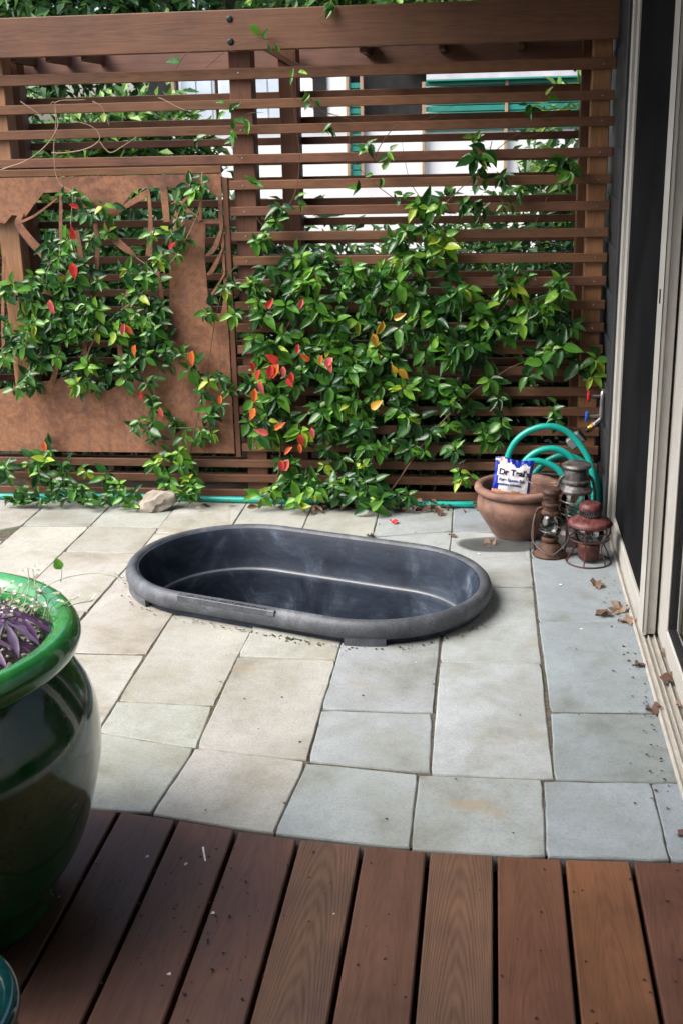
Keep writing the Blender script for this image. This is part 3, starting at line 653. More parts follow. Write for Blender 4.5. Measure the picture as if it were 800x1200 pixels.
for pts, leafend in (([(PC[0]+.19, PC[1]+.15, .55), (PC[0]+.24, PC[1]+.19, .63), (PC[0]+.33, PC[1]+.21, .655), (PC[0]+.40, PC[1]+.2, .65)], 0), ([(PC[0]+.19, PC[1]+.15, .56), (PC[0]+.20, PC[1]+.20, .62), (PC[0]+.195, PC[1]+.22, .66)], 0), ([(PC[0]+.27, PC[1]+.2, .638), (PC[0]+.272, PC[1]+.205, .652), (PC[0]+.27, PC[1]+.21, .662)], 1)):
    plant_tube(stm, pts, .0012, (.55, .62, .5))
    if leafend: lf.add(*leaf_shape(.85, .2, .1), orient(Vector(pts[-1]), Vector((-.4, 0, 1)), Vector((0, -1, .3)), .026), (.13, .36, .05))
    else:
        for k in range(3): flower(Vector(pts[-1])+Vector((random.gauss(0, .008), 0, random.gauss(0, .005))), .010)
lf.add(*leaf_shape(.9, .2, .1), orient(Vector((PC[0]+.16, PC[1]-.20, .58)), Vector((-.5, -.7, .2)), Vector((0, -.3, 1)), .05), (.14, .30, .04))
link('stem', stm.mesh(), LEAF, wf, (0, 0, 0)); tag(link('flower', fl.mesh(), LEAF, wf, (0, 0, 0)), kind='stuff'); tag(link('foliage', lf.mesh(), LEAF, wf, (0, 0, 0)), kind='stuff')

# second small teal pot in the corner
tp = empty('teal_pot', (-.868, 1.315, -.006), 'small dark teal glazed pot in the near left corner, in front of the green planter', 'pot')
lathe('body', [(0, 0)]+smooth_prof([(.11, 0), (.15, .05), (.185, .14), (.18, .21), (.165, .24)])+[(.15, .24), (.14, .12), (0, .11)], TEALGLAZE, tp, (-.868, 1.315, -.006), 56, 60)
lathe('rim', smooth_prof([(.165, .236), (.186, .243), (.192, .258), (.183, .27), (.165, .268), (.152, .255), (.150, .235)]), TEALGLAZE, tp, (-.868, 1.315, -.006), 56, 60)

# ---------------------------------------------------------------- right hand house wall and sliding door
house = empty('house_wall', (.6, 3.5, 0), 'charcoal sided house wall with pale framed sliding screen door along the right side', 'house')
def hb(name, x0, x1, y0, y1, z0, z1, mat, parent=house, bev=.002, **k): return box(name, x0, x1, y0, y1, z0, z1, mat, parent, bev, **k)
# lapped siding between fence and door, and beyond the fence
z = -.02; k = 0
while z < 2.05:
    me = box_me(.020, 1.2, .205, .002); o = link('siding_board', me, CHAR, house, (.470, 4.422+.6, z+.1)); o.rotation_euler[1] = -.05; z += .178; k += 1
hb('wall_core', .49, .62, 4.42, 5.62, -.1, 2.27, CHAR)
hb('corner_trim', .452, .50, 4.392, 4.42, .02, 2.27, CHAR)
# jamb, head, sill with tracks
hb('door_jamb', .4625, .60, 4.350, 4.390, .010, 2.2, WHITEF, bev=.003)
hb('door_head', .4635, .60, .6, 4.349, 2.16, 2.24, WHITEF)
sill = hb('door_sill', .463, .70, .6, 4.349, -.02, .008, TRACK)
for i, x in enumerate((.465, .4795, .4935, .512)):
    hb('track_rail', x, x+.003, .6, 4.348, .0085, .0185 if i else .014, TRACK, sill, 0)
# sliding insect screen at the far end
scr = hb('screen_panel', .484, .4855, 3.452, 4.305, .085, 2.15, SCREEN, bev=0)
for nm, y0, y1, z0, z1 in (('stile', 4.303, 4.347, .020, 2.158), ('stile', 3.350, 3.452, .020, 2.158), ('bottom_rail', 3.453, 4.302, .020, .092), ('top_rail', 3.453, 4.302, 2.10, 2.158)):
    o = hb(nm, .475, .489, y0, y1, z0, z1, WHITEF, scr, .003)
hb('gasket', .478, .484, 3.4525, 3.457, .093, 2.10, RUBBER, scr, 0); hb('gasket', .4755, .4775, 3.3485, 3.35, .03, 2.15, RUBBER, scr, 0)
# inner glass door standing behind it
gd = hb('glass_door', .542, .548, .70, 3.225, .09, 2.12, WINGLASS, bev=0)
hb('mullion', .4905, .5165, 3.362, 3.50, .020, 2.158, WHITEF, gd, .002); hb('stile', .524, .560, 3.222, 3.50, .020, 2.158, WHITEF, gd, .004)
hb('bottom_rail', .525, .560, .70, 3.220, .020, .095, WHITEF, gd, .004); hb('gasket', .517, .5236, 3.40, 3.408, .03, 2.15, RUBBER, gd, 0)
hb('gasket', .530, .5415, 3.212, 3.2218, .10, 2.1, RUBBER, gd, 0); hb('gasket', .530, .5415, .7, 3.211, .0952, .10, RUBBER, gd, 0)
hb('wall_core', .72, .75, -1.2, 4.39, -.1, 2.27, DARKI); hb('siding_board', .455, .64, -1.2, .6, -.1, 2.27, CHAR)
hb('interior_floor', .70, .72, -1.2, 4.39, -.1, .1, DARKI)
hb('latch', .4725, .4745, 3.39, 3.402, 1.02, 1.06, BLACKHW, scr)
# guessed eave, porch roof and back wall, added out of frame to shade the corner
added_eave = hb('added_eave', -.80, 1.6, -1.6, 5.9, 2.28, 2.42, SOFF)
hb('added_porch_roof', -3.6, -.805, -1.6, .95, 2.28, 2.42, SOFF); hb('added_back_wall', -3.6, .45, -1.35, -1.22, -.1, 2.278, CHAR)

# ---------------------------------------------------------------- hose, tap
hose = empty('garden_hose', (.3, 4.6, 0), 'teal garden hose running along the fence foot and coiled behind the clay bowl', 'hose')
run = [(-3.4, 4.70, .012)]+[(x, 4.690+.012*math.sin(x*3.1)+.006*math.sin(x*7), .0145) for x in [-3+.2*i for i in range(14)]]+[(-.15, 4.665, .016), (-.02, 4.66, .022), (.06, 4.64, .03), (.12, 4.62, .06), (.07, 4.60, .15), (.075, 4.60, .22), (.105, 4.60, .30), (.165, 4.60, .352), (.245, 4.595, .372), (.32, 4.59, .345), (.385, 4.57, .27), (.415, 4.55, .19), (.42, 4.53, .08), (.36, 4.52, .02),
       (.24, 4.54, .03), (.14, 4.55, .12), (.13, 4.56, .20), (.18, 4.565, .265), (.255, 4.565, .288), (.32, 4.56, .262), (.36, 4.55, .20), (.375, 4.53, .10), (.30, 4.48, .02), (.16, 4.50, .03), (.09, 4.52, .12), (.11, 4.53, .20), (.17, 4.53, .243), (.235, 4.53, .235), (.29, 4.52, .20), (.315, 4.50, .13), (.29, 4.48, .04), (.2, 4.55, .03), (.17, 4.60, .12), (.215, 4.615, .20), (.285, 4.61, .245), (.36, 4.60, .235), (.43, 4.585, .17), (.447, 4.57, .07), (.42, 4.55, .013), (.36, 4.6, .013)]
tube('hose_pipe', run, .0130, HOSE, hose, 12, 7)
tap = empty('garden_tap', (.44, 4.66, .45), 'metal garden tap with red and blue valve handles and grey timer box by the siding', 'tap')
tube('pipe', [(.462, 4.66, .50), (.452, 4.65, .503), (.448, 4.64, .49), (.447, 4.64, .44), (.446, 4.64, .40), (.440, 4.64, .388)], .010, STEEL, tap, 10, 5)
tube('pipe', [(.450, 4.64, .485), (.42, 4.635, .487), (.40, 4.63, .487)], .0055, STEEL, tap, 8, 4); tube('pipe', [(.447, 4.64, .405), (.42, 4.635, .405), (.395, 4.63, .405)], .007, STEEL, tap, 8, 4)
def handle(x, y, z, m):
    bm = bmesh.new(); 
    pts = [(x+.002*math.sin(a), y, z+.020*math.cos(a)) for a in [0, .8, 1.6, 2.4, 3.14]]
    lathe_bm(bm, [(0, -.005), (.016, -.005), (.020, -.002), (.020, .003), (.016, .006), (0, .006)], 10)
    for v in bm.verts: v.co = Vector((v.co.z, v.co.y*.7, v.co.x*1.15))
    me = bm2me(bm); auto_smooth(me, 40); link('valve_handle', me, m, tap, (x, y, z))
handle(.392, 4.628, .487, REDP); handle(.388, 4.628, .405, BLUEP)
d0, d1 = Vector((.440, 4.638, .388)), Vector((.355, 4.61, .318))
def seg(name, a, b, r, m, n=10): tube(name, [d0.lerp(d1, a), d0.lerp(d1, (a+b)/2), d0.lerp(d1, b)], r, m, tap, n, 0)
seg('connector', 0, .22, .010, STEEL); seg('collar', .22, .28, .013, STEEL, 6); seg('hex_nut', .30, .42, .014, BRASS, 6); seg('hex_nut', .43, .50, .0165, BRASS, 8); seg('connector', .50, .62, .009, BLACKHW)
me = box_me(.062, .035, .05, .006); o = link('timer_box', me, GREYP, tap, (.345, 4.608, .311)); o.rotation_euler = (0, -.72, 0)
me = box_me(.008, .037, .052, .002); o = link('timer_collar', me, BLACKHW, tap, (.372, 4.612, .334)); o.rotation_euler = (0, -.72, 0)
tube('wire', [(.33, 4.61, .29), (.30, 4.61, .26), (.29, 4.6, .20)], .003, BLACKHW, tap, 6, 4)

# ---------------------------------------------------------------- terracotta bowl and bag
BC = (.118, 4.345)
bowl = empty('terracotta_bowl', (*BC, 0), 'round brown terracotta bowl with thick rolled rim beside the lanterns', 'pot')
prof = [(0, 0)]+smooth_prof([(.088, 0), (.094, .006), (.118, .045), (.146, .09), (.157, .125), (.150, .158), (.138, .172)])
lathe('body', prof+[(.130, .17), (.128, .10), (.08, .03), (0, .025)], TERRA, bowl, (*BC, 0), 56, 50)
lathe('rim', smooth_prof([(.137, .170), (.152, .172), (.164, .180), (.168, .191), (.163, .202), (.150, .206), (.138, .200), (.132, .185), (.130, .165)], 5), TERRA, bowl, (*BC, 0), 56, 60)
bag = empty('salt_bag', (.085, 4.33, .16), 'blue and white plastic bag of bath salt standing inside the terracotta bowl', 'bag')
BW, BH = .150, .150
def bag_mat_idx(u, v):
    if v < .17+.03*math.sin(u*13)*1: return 2
    if v > .86+.05*math.sin(u*17+1): return 0 if (u > .30 or v > .95) and not (.12 < u < .24) else 3
    if u < .115+.03*math.sin(v*7): return 0
    if u > .93: return 0
    return 1
bm = bmesh.new(); N = 26; G_ = [[None]*(N+1) for _ in range(N+1)]; G2 = [[None]*(N+1) for _ in range(N+1)]
def bagp(u, v, s):
    e = (math.sin(PI*u)*math.sin(PI*min(1, v*1.02)))**.55 if 0 < u < 1 and 0 < v < .98 else 0
    x = (u-.5)*BW*(1-.05*math.sin(PI*v)); z = v*BH+.004*math.sin(u*8)*v; y = s*(.017*e)+.0035*noise.noise(Vector((u*6, v*6, s)))*(1 if v < .97 else 2)+(.003*math.sin(u*40) if v > .9 else 0)
    return Vector((x, y, z))
for i in range(N+1):
    for j in range(N+1):
        G_[i][j] = bm.verts.new(bagp(i/N, j/N, -1)); G2[i][j] = bm.verts.new(bagp(i/N, j/N, 1)+Vector((0, .0012, 0)))
for i in range(N):
    for j in range(N):
        f = bm.faces.new((G_[i][j], G_[i+1][j], G_[i+1][j+1], G_[i][j+1])); f.material_index = bag_mat_idx((i+.5)/N, (j+.5)/N)
        f = bm.faces.new((G2[i][j+1], G2[i+1][j+1], G2[i+1][j], G2[i][j])); f.material_index = 0
for k in range(N):
    for (a, b, c, d) in ((G_[k][0], G2[k][0], G2[k+1][0], G_[k+1][0]), (G_[k][N], G_[k+1][N], G2[k+1][N], G2[k][N]), (G_[0][k], G_[0][k+1], G2[0][k+1], G2[0][k]), (G_[N][k], G2[N][k], G2[N][k+1], G_[N][k+1])): bm.faces.new((a, b, c, d))
me = bpy.data.meshes.new('bag'); bm.to_mesh(me); bm.free(); me.polygons.foreach_set('use_smooth', [True]*len(me.polygons))
for nm, c in (('bag_blue', (.012, .03, .36)), ('bag_white', (.80, .80, .82)), ('bag_peach', (.62, .30, .18)), ('bag_pale_pink', (.78, .60, .56))):
    me.materials.append(simple(nm, c, .28, var=.08, scale=8, bump=.1))
BM = Matrix.Translation((.086, 4.335, .150)) @ Matrix.Rotation(-.20, 4, 'X') @ Matrix.Rotation(.12, 4, 'Y') @ Matrix.Rotation(.08, 4, 'Z')
o = link('pouch', me, None, bag); o.matrix_local = Matrix.Translation(-Vector(bag.location)) @ BM
INK = simple('bag_navy_ink', (.006, .01, .06), .4, bump=0); INK2 = simple('bag_blue_ink', (.02, .09, .35), .4, bump=0); 
def text(body, size, x, z, m, ext=.0003):
    fc = bpy.data.curves.new('t', 'FONT'); fc.body = body; fc.size = size; fc.extrude = ext; fc.align_x = 'LEFT'; fc.offset = size*.03
    fo = bpy.data.objects.new('t', fc); me = bpy.data.meshes.new_from_object(fo); bpy.data.objects.remove(fo)
    for v in me.vertices:
        p = Vector((v.co.x+x, v.co.z, v.co.y+z)); u = p.x/BW+.5; w = p.z/BH
        q = bagp(min(max(u, .02), .98), min(max(w, .02), .97), -1); v.co = Vector((p.x, q.y-.0012+v.co.z, p.z))
    me.materials.append(m); o = link('lettering', me, None, bag); o.matrix_local = Matrix.Translation(-Vector(bag.location)) @ BM
text("Dr Teal's", .0315, -.056, .088, INK, .0004); text('Pure Epsom Salt', .0150, -.052, .064, INK2, .0003); text('soaking solution', .0135, -.052, .047, INK2, .0003)

# ---------------------------------------------------------------- lanterns
def ring_pts(r, z, n=28, c=(0, 0)): return [(c[0]+r*math.cos(2*PI*i/n), c[1]+r*math.sin(2*PI*i/n), z) for i in range(n+1)]
def lan(name, loc, label):
    e = empty(name, (*loc, 0), label, 'lantern', 'old oil lanterns beside the bowl'); return e
def lp(nm, prof, m, e, n=32, ang=35): return lathe(nm, prof, m, e, parent_loc(e), n, ang)
def wire(nm, pts, r, m, e, k=5, n=6, off=True):
    o = tube(nm, pts, r, m, None, n, k); o.parent = e; return o
# brown hurricane lantern
e = lan('oil_lantern', (.232, 4.112), 'small rusty brown hurricane lantern standing in front of the bowl')
lp('font', [(0, .002), (.062, .002), (.064, .007), (.058, .014), (.046, .024), (.040, .040), (.030, .050), (.020, .054), (0, .054)], RUSTY, e)
lp('burner', [(.022, .052), (.030, .058), (.032, .068), (.018, .078), (.010, .088), (0, .088)], RUSTY, e)
lp('globe', smooth_prof([(.024, .070), (.037, .092), (.042, .115), (.037, .140), (.028, .160)]), GLASS, e)
lp('chimney', [(.030, .158), (.035, .162), (.036, .170), (.029, .176), (.029, .190), (.034, .194), (.034, .200), (.028, .205), (.028, .235), (.036, .240), (.037, .247), (.032, .256), (.015, .262), (0, .262)], RUSTY, e)
for s in (-1, 1):
    wire('side_tube', [(s*.052, 0, .012), (s*.058, 0, .04), (s*.060, 0, .10), (s*.057, 0, .15), (s*.046, 0, .178), (s*.03, 0, .184)], .0048, RUSTY, e, n=8)
for z in (.100,): wire('globe_guard', ring_pts(.0435 if z == .118 else .0400, z), .0013, WIREM, e, k=0)
wire('bail_handle', [(-.056, -.004, .160), (-.066, -.020, .11), (-.064, -.030, .065), (-.03, -.052, .033), (0, -.062, .022), (.03, -.052, .035), (.062, -.030, .07), (.064, -.016, .12), (.056, -.003, .165)], .0021, WIREM, e)
# red railway lantern
e = lan('oil_lantern', (.368, 4.050), 'red enamel railway lantern with wire cage and round brim, by the door frame')
lp('font', smooth_prof([(0, .008), (.026, .009), (.036, .018), (.038, .040), (.040, .060), (.036, .072), (.022, .078)], 4)+[(0, .078)], REDRUST, e)
lp('burner', [(.016, .076), (.016, .092), (.006, .100), (0, .100)], BLACKHW, e)
lp('globe', smooth_prof([(.034, .072), (.047, .090), (.052, .112), (.048, .134), (.040, .150)]), GLASS, e)
lp('hood', smooth_prof([(.070, .138), (.078, .146), (.074, .158), (.058, .168), (.040, .174)], 4)+[(.036, .176), (.038, .180)], MAROON, e)
bm = bmesh.new(); n = 30       # perforated gallery: little upright fins with real openings between
for i in range(n):
    a = 2*PI*i/n
    for t0, t1 in ((0, 1), (1, 0)):
        a0, a1 = a+t0*.21, a+t1*.21
        tube_bm(bm, [(.0385*math.cos(a0), .0385*math.sin(a0), .180), (.0385*math.cos(a1), .0385*math.sin(a1), .200)], .0014, 4)
me = bm2me(bm); link('gallery', me, GUNM, e, parent_loc(e))
lp('gallery_core', [(.030, .178), (.030, .202)], BLACKHW, e)
lp('crown', [(.040, .199), (.0415, .204), (.040, .212), (.034, .222), (.018, .229), (0, .230)], MAROON, e)
wire('base_ring', ring_pts(.080, .004), .0026, REDRUST, e, k=0); wire('cage_ring', ring_pts(.070, .092), .0024, REDRUST, e, k=0); wire('cage_ring', ring_pts(.079, .147), .0026, REDRUST, e, k=0)
for i in range(6):
    a = PI*2*i/6+.25; c, s = math.cos(a), math.sin(a)
    wire('cage_wire', [(.080*c, .080*s, .004), (.070*c, .070*s, .035), (.058*c, .058*s, .060), (.066*c, .066*s, .085), (.078*c, .078*s, .11), (.078*c, .078*s, .146)], .0023, REDRUST, e)
wire('bail_handle', [(-.078, 0, .150), (-.10, -.02, .165), (-.13, -.03, .185), (-.16, -.03, .21), (-.165, .02, .225), (-.11, .05, .21), (-.04, .08, .175), (.04, .07, .16), (.076, .01, .150)], .0020, REDRUST, e)
# tall grey lantern behind
e = lan('oil_lantern', (.330, 4.262), 'taller tarnished grey lantern behind the other two lanterns')
lp('font', [(0, .002), (.066, .002), (.070, .008), (.070, .045), (.060, .058), (.030, .066), (0, .066)], GUNM, e)
lp('burner', [(.028, .064), (.034, .072), (.020, .086), (0, .09)], GUNM, e)
lp('globe', smooth_prof([(.034, .075), (.050, .10), (.054, .14), (.050, .18), (.040, .205)]), GLASS, e)
lp('chimney', [(.044, .196), (.060, .203), (.062, .212), (.052, .224), (.044, .232), (.050, .238), (.051, .246), (.044, .252), (.044, .285), (.040, .290), (.052, .296), (.055, .302), (.050, .310), (.030, .318), (0, .320)], GUNM, e)
for s in (-1, 1):
    wire('side_tube', [(s*.062, 0, .03), (s*.070, 0, .09), (s*.072, 0, .16), (s*.068, 0, .215), (s*.058, 0, .25), (s*.045, 0, .262)], .0062, GUNM, e, n=8)
for z in (.12, .17): wire('globe_guard', ring_pts(.0565, z), .0016, WIREM, e, k=0)
wire('bail_handle', [(-.066, 0, .235), (-.10, -.01, .228), (-.16, -.02, .235), (-.185, .03, .245), (-.14, .07, .25), (-.05, .07, .245), (.04, .05, .24), (.066, 0, .235)], .0018, WIREM, e)

# ---------------------------------------------------------------- rock, fallen leaves, litter
def rock(name, loc, dims, label, seed, rz=.3):
    bm = bmesh.new(); bmesh.ops.create_icosphere(bm, subdivisions=3, radius=.5)
    for v in bm.verts:
        p = v.co+Vector((seed, 0, 0)); k = 1+.45*noise.noise(p*2.3)+.30*noise.noise(p*5)+.12*noise.noise(p*13)
        v.co = Vector((v.co.x*dims[0]*k, v.co.y*dims[1]*k, max(v.co.z*dims[2]*k, -.42*dims[2])))
    me = bm2me(bm); auto_smooth(me, 30); o = link(name, me, ROCK, None, loc); o.rotation_euler = (0, -.28, rz); return tag(o, label, 'rock')
rock('rock', (-1.392, 4.575, .033), (.165, .09, .085), 'pale rough rock on the paving at the foot of the fence', 3.3)
def dead_leaf(loc, s, rz, col, label, cat='dead leaf', seed=0):
    rnd = random.Random(seed); V, F = [], []
    n = 7
    V.append((0, 0, .004))
    for i in range(n*2):
        a = 2*PI*i/(n*2); r = (.50 if i % 2 == 0 else .36)*(1+.35*rnd.random())*(1+.35*math.cos(a-1)); V.append((r*math.cos(a)*.8, r*math.sin(a)*1.1, .34*rnd.random()*(1 if i % 3 else .4)+.10*math.cos(2*a)))
    V = [(x, y, z) for x, y, z in V]
    for i in range(n*2): F.append((0, 1+i, 1+(i+1) % (n*2)))
    so_ = LeafSoup(); so_.add(V, F, Matrix.Scale(s, 4), col)
    bm = bmesh.new(); me = so_.mesh('l', False)
    o = link('fallen_leaf', me, DRY, None, loc); o.rotation_euler = (rnd.uniform(-.2, .2), rnd.uniform(-.2, .2), rz); tag(o, label, cat, 'fallen dry leaves'); return o
BR = [(.19, .12, .08), (.25, .185, .135), (.11, .06, .04), (.22, .15, .11)]
for i, (x, y, s, lab, c) in enumerate([
    (.372, 3.80, .055, 'curled tan leaf lying just in front of the red lantern', 0), (.385, 3.545, .05, 'upright curled brown leaf on the paving joint left of the pale leaves', 2),
    (.437, 3.60, .06, 'larger pale tan leaf against the door sill', 1), (.444, 3.50, .055, 'pale torn leaf nearer the camera against the door sill', 3),
    (.447, 3.17, .035, 'tiny brown leaf at the screen door corner', 2), (.450, 2.885, .045, 'ragged brown leaf on the last joint beside the sill', 2),
    (.452, 2.30, .035, 'small dark leaf near the deck end of the sill', 2), (.02, 4.215, .06, 'flat tan leaf on the damp patch beside the bowl', 0),
    (-.135, 4.30, .03, 'small brown leaf on the slab above the tank', 2), (-.10, 3.41, .025, 'tiny rusty leaf touching the right end of the tank', 2),
    (-.45, 4.28, .03, 'small dark leaf on the joint behind the tank', 2)]):
    dead_leaf((x, y, .004), s, i*1.3, BR[c], lab, seed=i)
for i, (x, y, s, lab) in enumerate([(.530, 3.20, .06, 'crumpled leaf heaped in the door track by the screen stile'), (.528, 3.05, .05, 'pale leaf lying in the open door track'), (.530, 2.90, .05, 'thin brown leaf further along the door track'), (.525, 2.76, .04, 'last small leaf in the door track, nearest the camera')]):
    dead_leaf((x, y, .022), s, i*2.1, BR[(i+1) % 4], lab, seed=40+i)
dead_leaf((-.375, 4.44, .006), .04, .4, (.62, .03, .03), 'bright red fallen leaf on the paving behind the tank', seed=77)
lit = LeafSoup()
for i in range(150):
    x = random.choice([random.gauss(-.42, .08), random.gauss(-.25, .12), random.uniform(-1.6, 0), random.gauss(-.55, .1)]); y = 4.68-abs(random.gauss(0, .045)); s = random.uniform(.02, .06)
    lit.add(*LS[random.randrange(5)], orient(Vector((x, y, random.uniform(.004, .03))), Vector((random.gauss(0, 1), random.gauss(0, 1), random.gauss(0, .25))), Vector((random.gauss(0, .5), random.gauss(0, .5), 1)), s), random.choice([(.20, .11, .06), (.13, .07, .04), (.28, .17, .10), (.09, .05, .03)]))
o = link('leaf_litter', lit.mesh(), DRY); tag(o, 'brown dead leaf litter lying along the foot of the fence', 'leaf litter', kind='stuff')
# crumbs and petals on deck and paving
cr = LeafSoup(); tri = ([(-.5, -.3, 0), (.5, -.2, .1), (.1, .5, .05), (-.3, .3, .2)], [(0, 1, 2), (0, 2, 3)])
for i in range(230):
    if random.random() < .45: x, y, z = random.gauss(-.66, .13), random.gauss(2.02, .17), -.003
    elif random.random() < .5: x, y, z = random.uniform(-.8, .45), random.uniform(1.7, 2.18), -.003
    else: x, y, z = random.uniform(-1., .45), random.uniform(2.25, 4.5), .003
    if z < 0 and y > 2.18: continue
    d = math.hypot(max(0, abs(x-TC[0])-.26), y-TC[1])
    if z > 0 and (x-TC[0])**2/.7**2+(y-TC[1])**2/.5**2 < 1.0: continue
    w = random.random() < .12
    cr.add(*tri, Matrix.Translation((x, y, z)) @ Matrix.Rotation(random.uniform(0, 6), 4, 'Z') @ Matrix.Scale(random.uniform(.0035, .0095)*(1.3 if w else 1), 4), (.75, .73, .68) if w else (.02, .014, .01))
for i in range(60):   # soil grit near the sill
    y = random.uniform(2.4, 3.9); x = .455-abs(random.gauss(0, .035)); cr.add(*tri, Matrix.Translation((x, y, .003)) @ Matrix.Rotation(random.uniform(0, 6), 4, 'Z') @ Matrix.Scale(random.uniform(.004, .011), 4), random.choice([(.02, .014, .012), (.05, .03, .02)]))
for i in range(150):   # soil crumbs packed along the near side of the tank
    a = random.uniform(PI*1.0, PI*1.95); q = stadium(TC[0], TC[1], TC[2], .392+abs(random.gauss(0, .012)), TC[3], .003, 720)[int(a/(2*PI)*720) % 720]
    if random.random() < .5: q = tl(random.uniform(-.27, .27), -.39-abs(random.gauss(0, .012)), .003)
    cr.add(*tri, Matrix.Translation(q) @ Matrix.Rotation(random.uniform(0, 6), 4, 'Z') @ Matrix.Scale(random.uniform(.004, .012), 4), random.choice([(.03, .022, .016), (.07, .05, .035), (.05, .06, .02)]))
cr.add([(-.5, -.04, 0), (.5, -.02, .0), (.5, .04, .03), (-.5, .03, .03)], [(0, 1, 2, 3)], Matrix.Translation((-.60, 2.14, -.002)) @ Matrix.Rotation(-1.25, 4, 'Z') @ Matrix.Scale(.055, 4), (.8, .78, .74))
o = link('debris', cr.mesh(), DRY); tag(o, 'specks of soil, petals and grit scattered on deck and paving', 'debris', kind='stuff')
# damp stain on the slab by the bowl
def damp():
    t = NT('damp_stone'); v = t.coords(rnd=False); f = t.noise(v, 24, 6); t.base(t.ramp(f, [(.3, (.05, .055, .055)), (.7, (.10, .11, .11))])); t.rough(.22); t.bump(t.noise(v, 120), .3, .001)
    at = t.n('ShaderNodeAttribute', attribute_name='fade'); tr = t.n('ShaderNodeBsdfTransparent'); mx = t.n('ShaderNodeMixShader'); t.l(at.outputs['Fac'], mx.inputs[0]); t.l(tr.outputs[0], mx.inputs[1]); t.l(t.b.outputs[0], mx.inputs[2]); t.l(mx.outputs[0], t.t.nodes['Material Output'].inputs[0])
    bm = bmesh.new(); lay = bm.verts.layers.float.new('fade'); c = bm.verts.new((0, 0, 0)); c[lay] = .8; R0 = []; R1 = []
    for i in range(32):
        a = 2*PI*i/32; k = 1+.18*noise.noise(Vector((math.cos(a)*1.6, math.sin(a)*1.6, 4))); u = bm.verts.new((.135*k*math.cos(a), .075*k*math.sin(a), 0)); u[lay] = .75; w = bm.verts.new((.155*k*math.cos(a), .09*k*math.sin(a), 0)); w[lay] = 0.; R0.append(u); R1.append(w)
    for i in range(32):
        j = (i+1) % 32; bm.faces.new((c, R0[i], R0[j])); bm.faces.new((R0[i], R1[i], R1[j], R0[j]))
    o = link('damp_patch', bm2me(bm), t.m, None, (.03, 4.205, .0065)); tag(o, 'dark damp patch on the slab in front of the terracotta bowl', 'stain', kind='stuff')
damp()

# ---------------------------------------------------------------- climbing vines
# leaf masses surveyed over the fence: centre x, centre y, half width, half height (survey px, see fx)
MA = [(85, 225, 10, 12, .7), (105, 262, 26, 26, .6), (78, 300, 26, 26, .7), (80, 318, 35, 22), (110, 362, 85, 42), (25, 355, 28, 26), (30, 402, 36, 32), (20, 446, 22, 16), (105, 402, 90, 38), (165, 428, 33, 22), (107, 450, 24, 15), (196, 285, 24, 28, .8), (172, 325, 28, 26), (235, 222, 26, 17, .6), (208, 250, 13, 13, .8), (55, 345, 30, 25), (180, 372, 20, 30)]
MB = [(275, 335, 13, 9), (262, 375, 22, 18), (216, 410, 26, 13), (243, 432, 24, 22), (255, 470, 18, 26), (248, 508, 24, 14), (193, 508, 28, 14), (166, 480, 22, 18), (210, 553, 34, 30), (205, 582, 20, 12)]
MC = [(325, 245, 15, 18, .6), (310, 278, 20, 14, .8), (350, 312, 48, 15, .7), (330, 340, 36, 28), (378, 340, 34, 38), (325, 400, 30, 18), (345, 428, 46, 24), (312, 452, 32, 24), (380, 430, 28, 32), (305, 498, 28, 22), (350, 490, 42, 28), (388, 490, 22, 30), (332, 545, 34, 18), (385, 550, 30, 28), (322, 588, 34, 16), (370, 578, 30, 16),
      (350, 375, 50, 24), (410, 385, 22, 25), (430, 412, 32, 30), (415, 450, 26, 32), (475, 325, 30, 30), (495, 284, 32, 26), (512, 240, 36, 14, .7), (565, 232, 26, 13, .6), (605, 232, 28, 11, .5), (555, 165, 6, 26, .8), (568, 202, 34, 13, .5), (665, 195, 14, 8, .6), (522, 350, 42, 32), (592, 325, 30, 16, .8), (610, 360, 42, 26), (640, 345, 22, 26), (565, 385, 30, 24), (555, 415, 24, 14, .8),
      (650, 400, 28, 15, .8), (668, 372, 15, 18), (635, 428, 24, 24), (685, 430, 22, 15), (455, 388, 40, 30), (470, 440, 32, 30), (430, 475, 38, 30), (495, 470, 36, 28), (530, 470, 24, 28), (485, 508, 30, 22), (430, 530, 30, 26), (570, 458, 30, 14, .8), (575, 500, 26, 24), (630, 485, 26, 11, .7), (535, 560, 17, 9, .7), (450, 582, 44, 14), (415, 562, 24, 22), (440, 345, 26, 24), (405, 320, 24, 20, .8), (540, 400, 30, 30), (500, 385, 30, 30), (460, 275, 20, 16, .5), (520, 530, 20, 10, .5)]
MG = [(40, 556, 46, 30), (112, 562, 38, 20), (12, 575, 24, 18), (60, 582, 40, 12), (100, 582, 26, 12)]
MH = [(143, 583, 22, 16), (135, 560, 15, 12)]
REDAT = [(325, 435), (332, 438), (318, 441), (305, 455), (300, 487), (336, 452), (300, 464), (341, 445), (330, 548), (338, 547), (344, 533), (326, 435), (316, 518), (322, 512), (365, 510), (378, 425), (388, 428), (170, 478), (188, 486), (224, 420), (260, 472), (87, 290), (92, 253), (52, 526), (160, 413), (313, 370), (357, 359), (84, 317), (200, 302), (295, 433), (350, 518), (351, 529), (58, 360), (147, 390), (363, 432), (385, 430), (306, 442), (148, 388), (318, 436), (350, 412)]
YELAT = [(447, 385), (466, 446), (436, 488), (460, 383), (467, 441), (205, 463), (438, 400)]
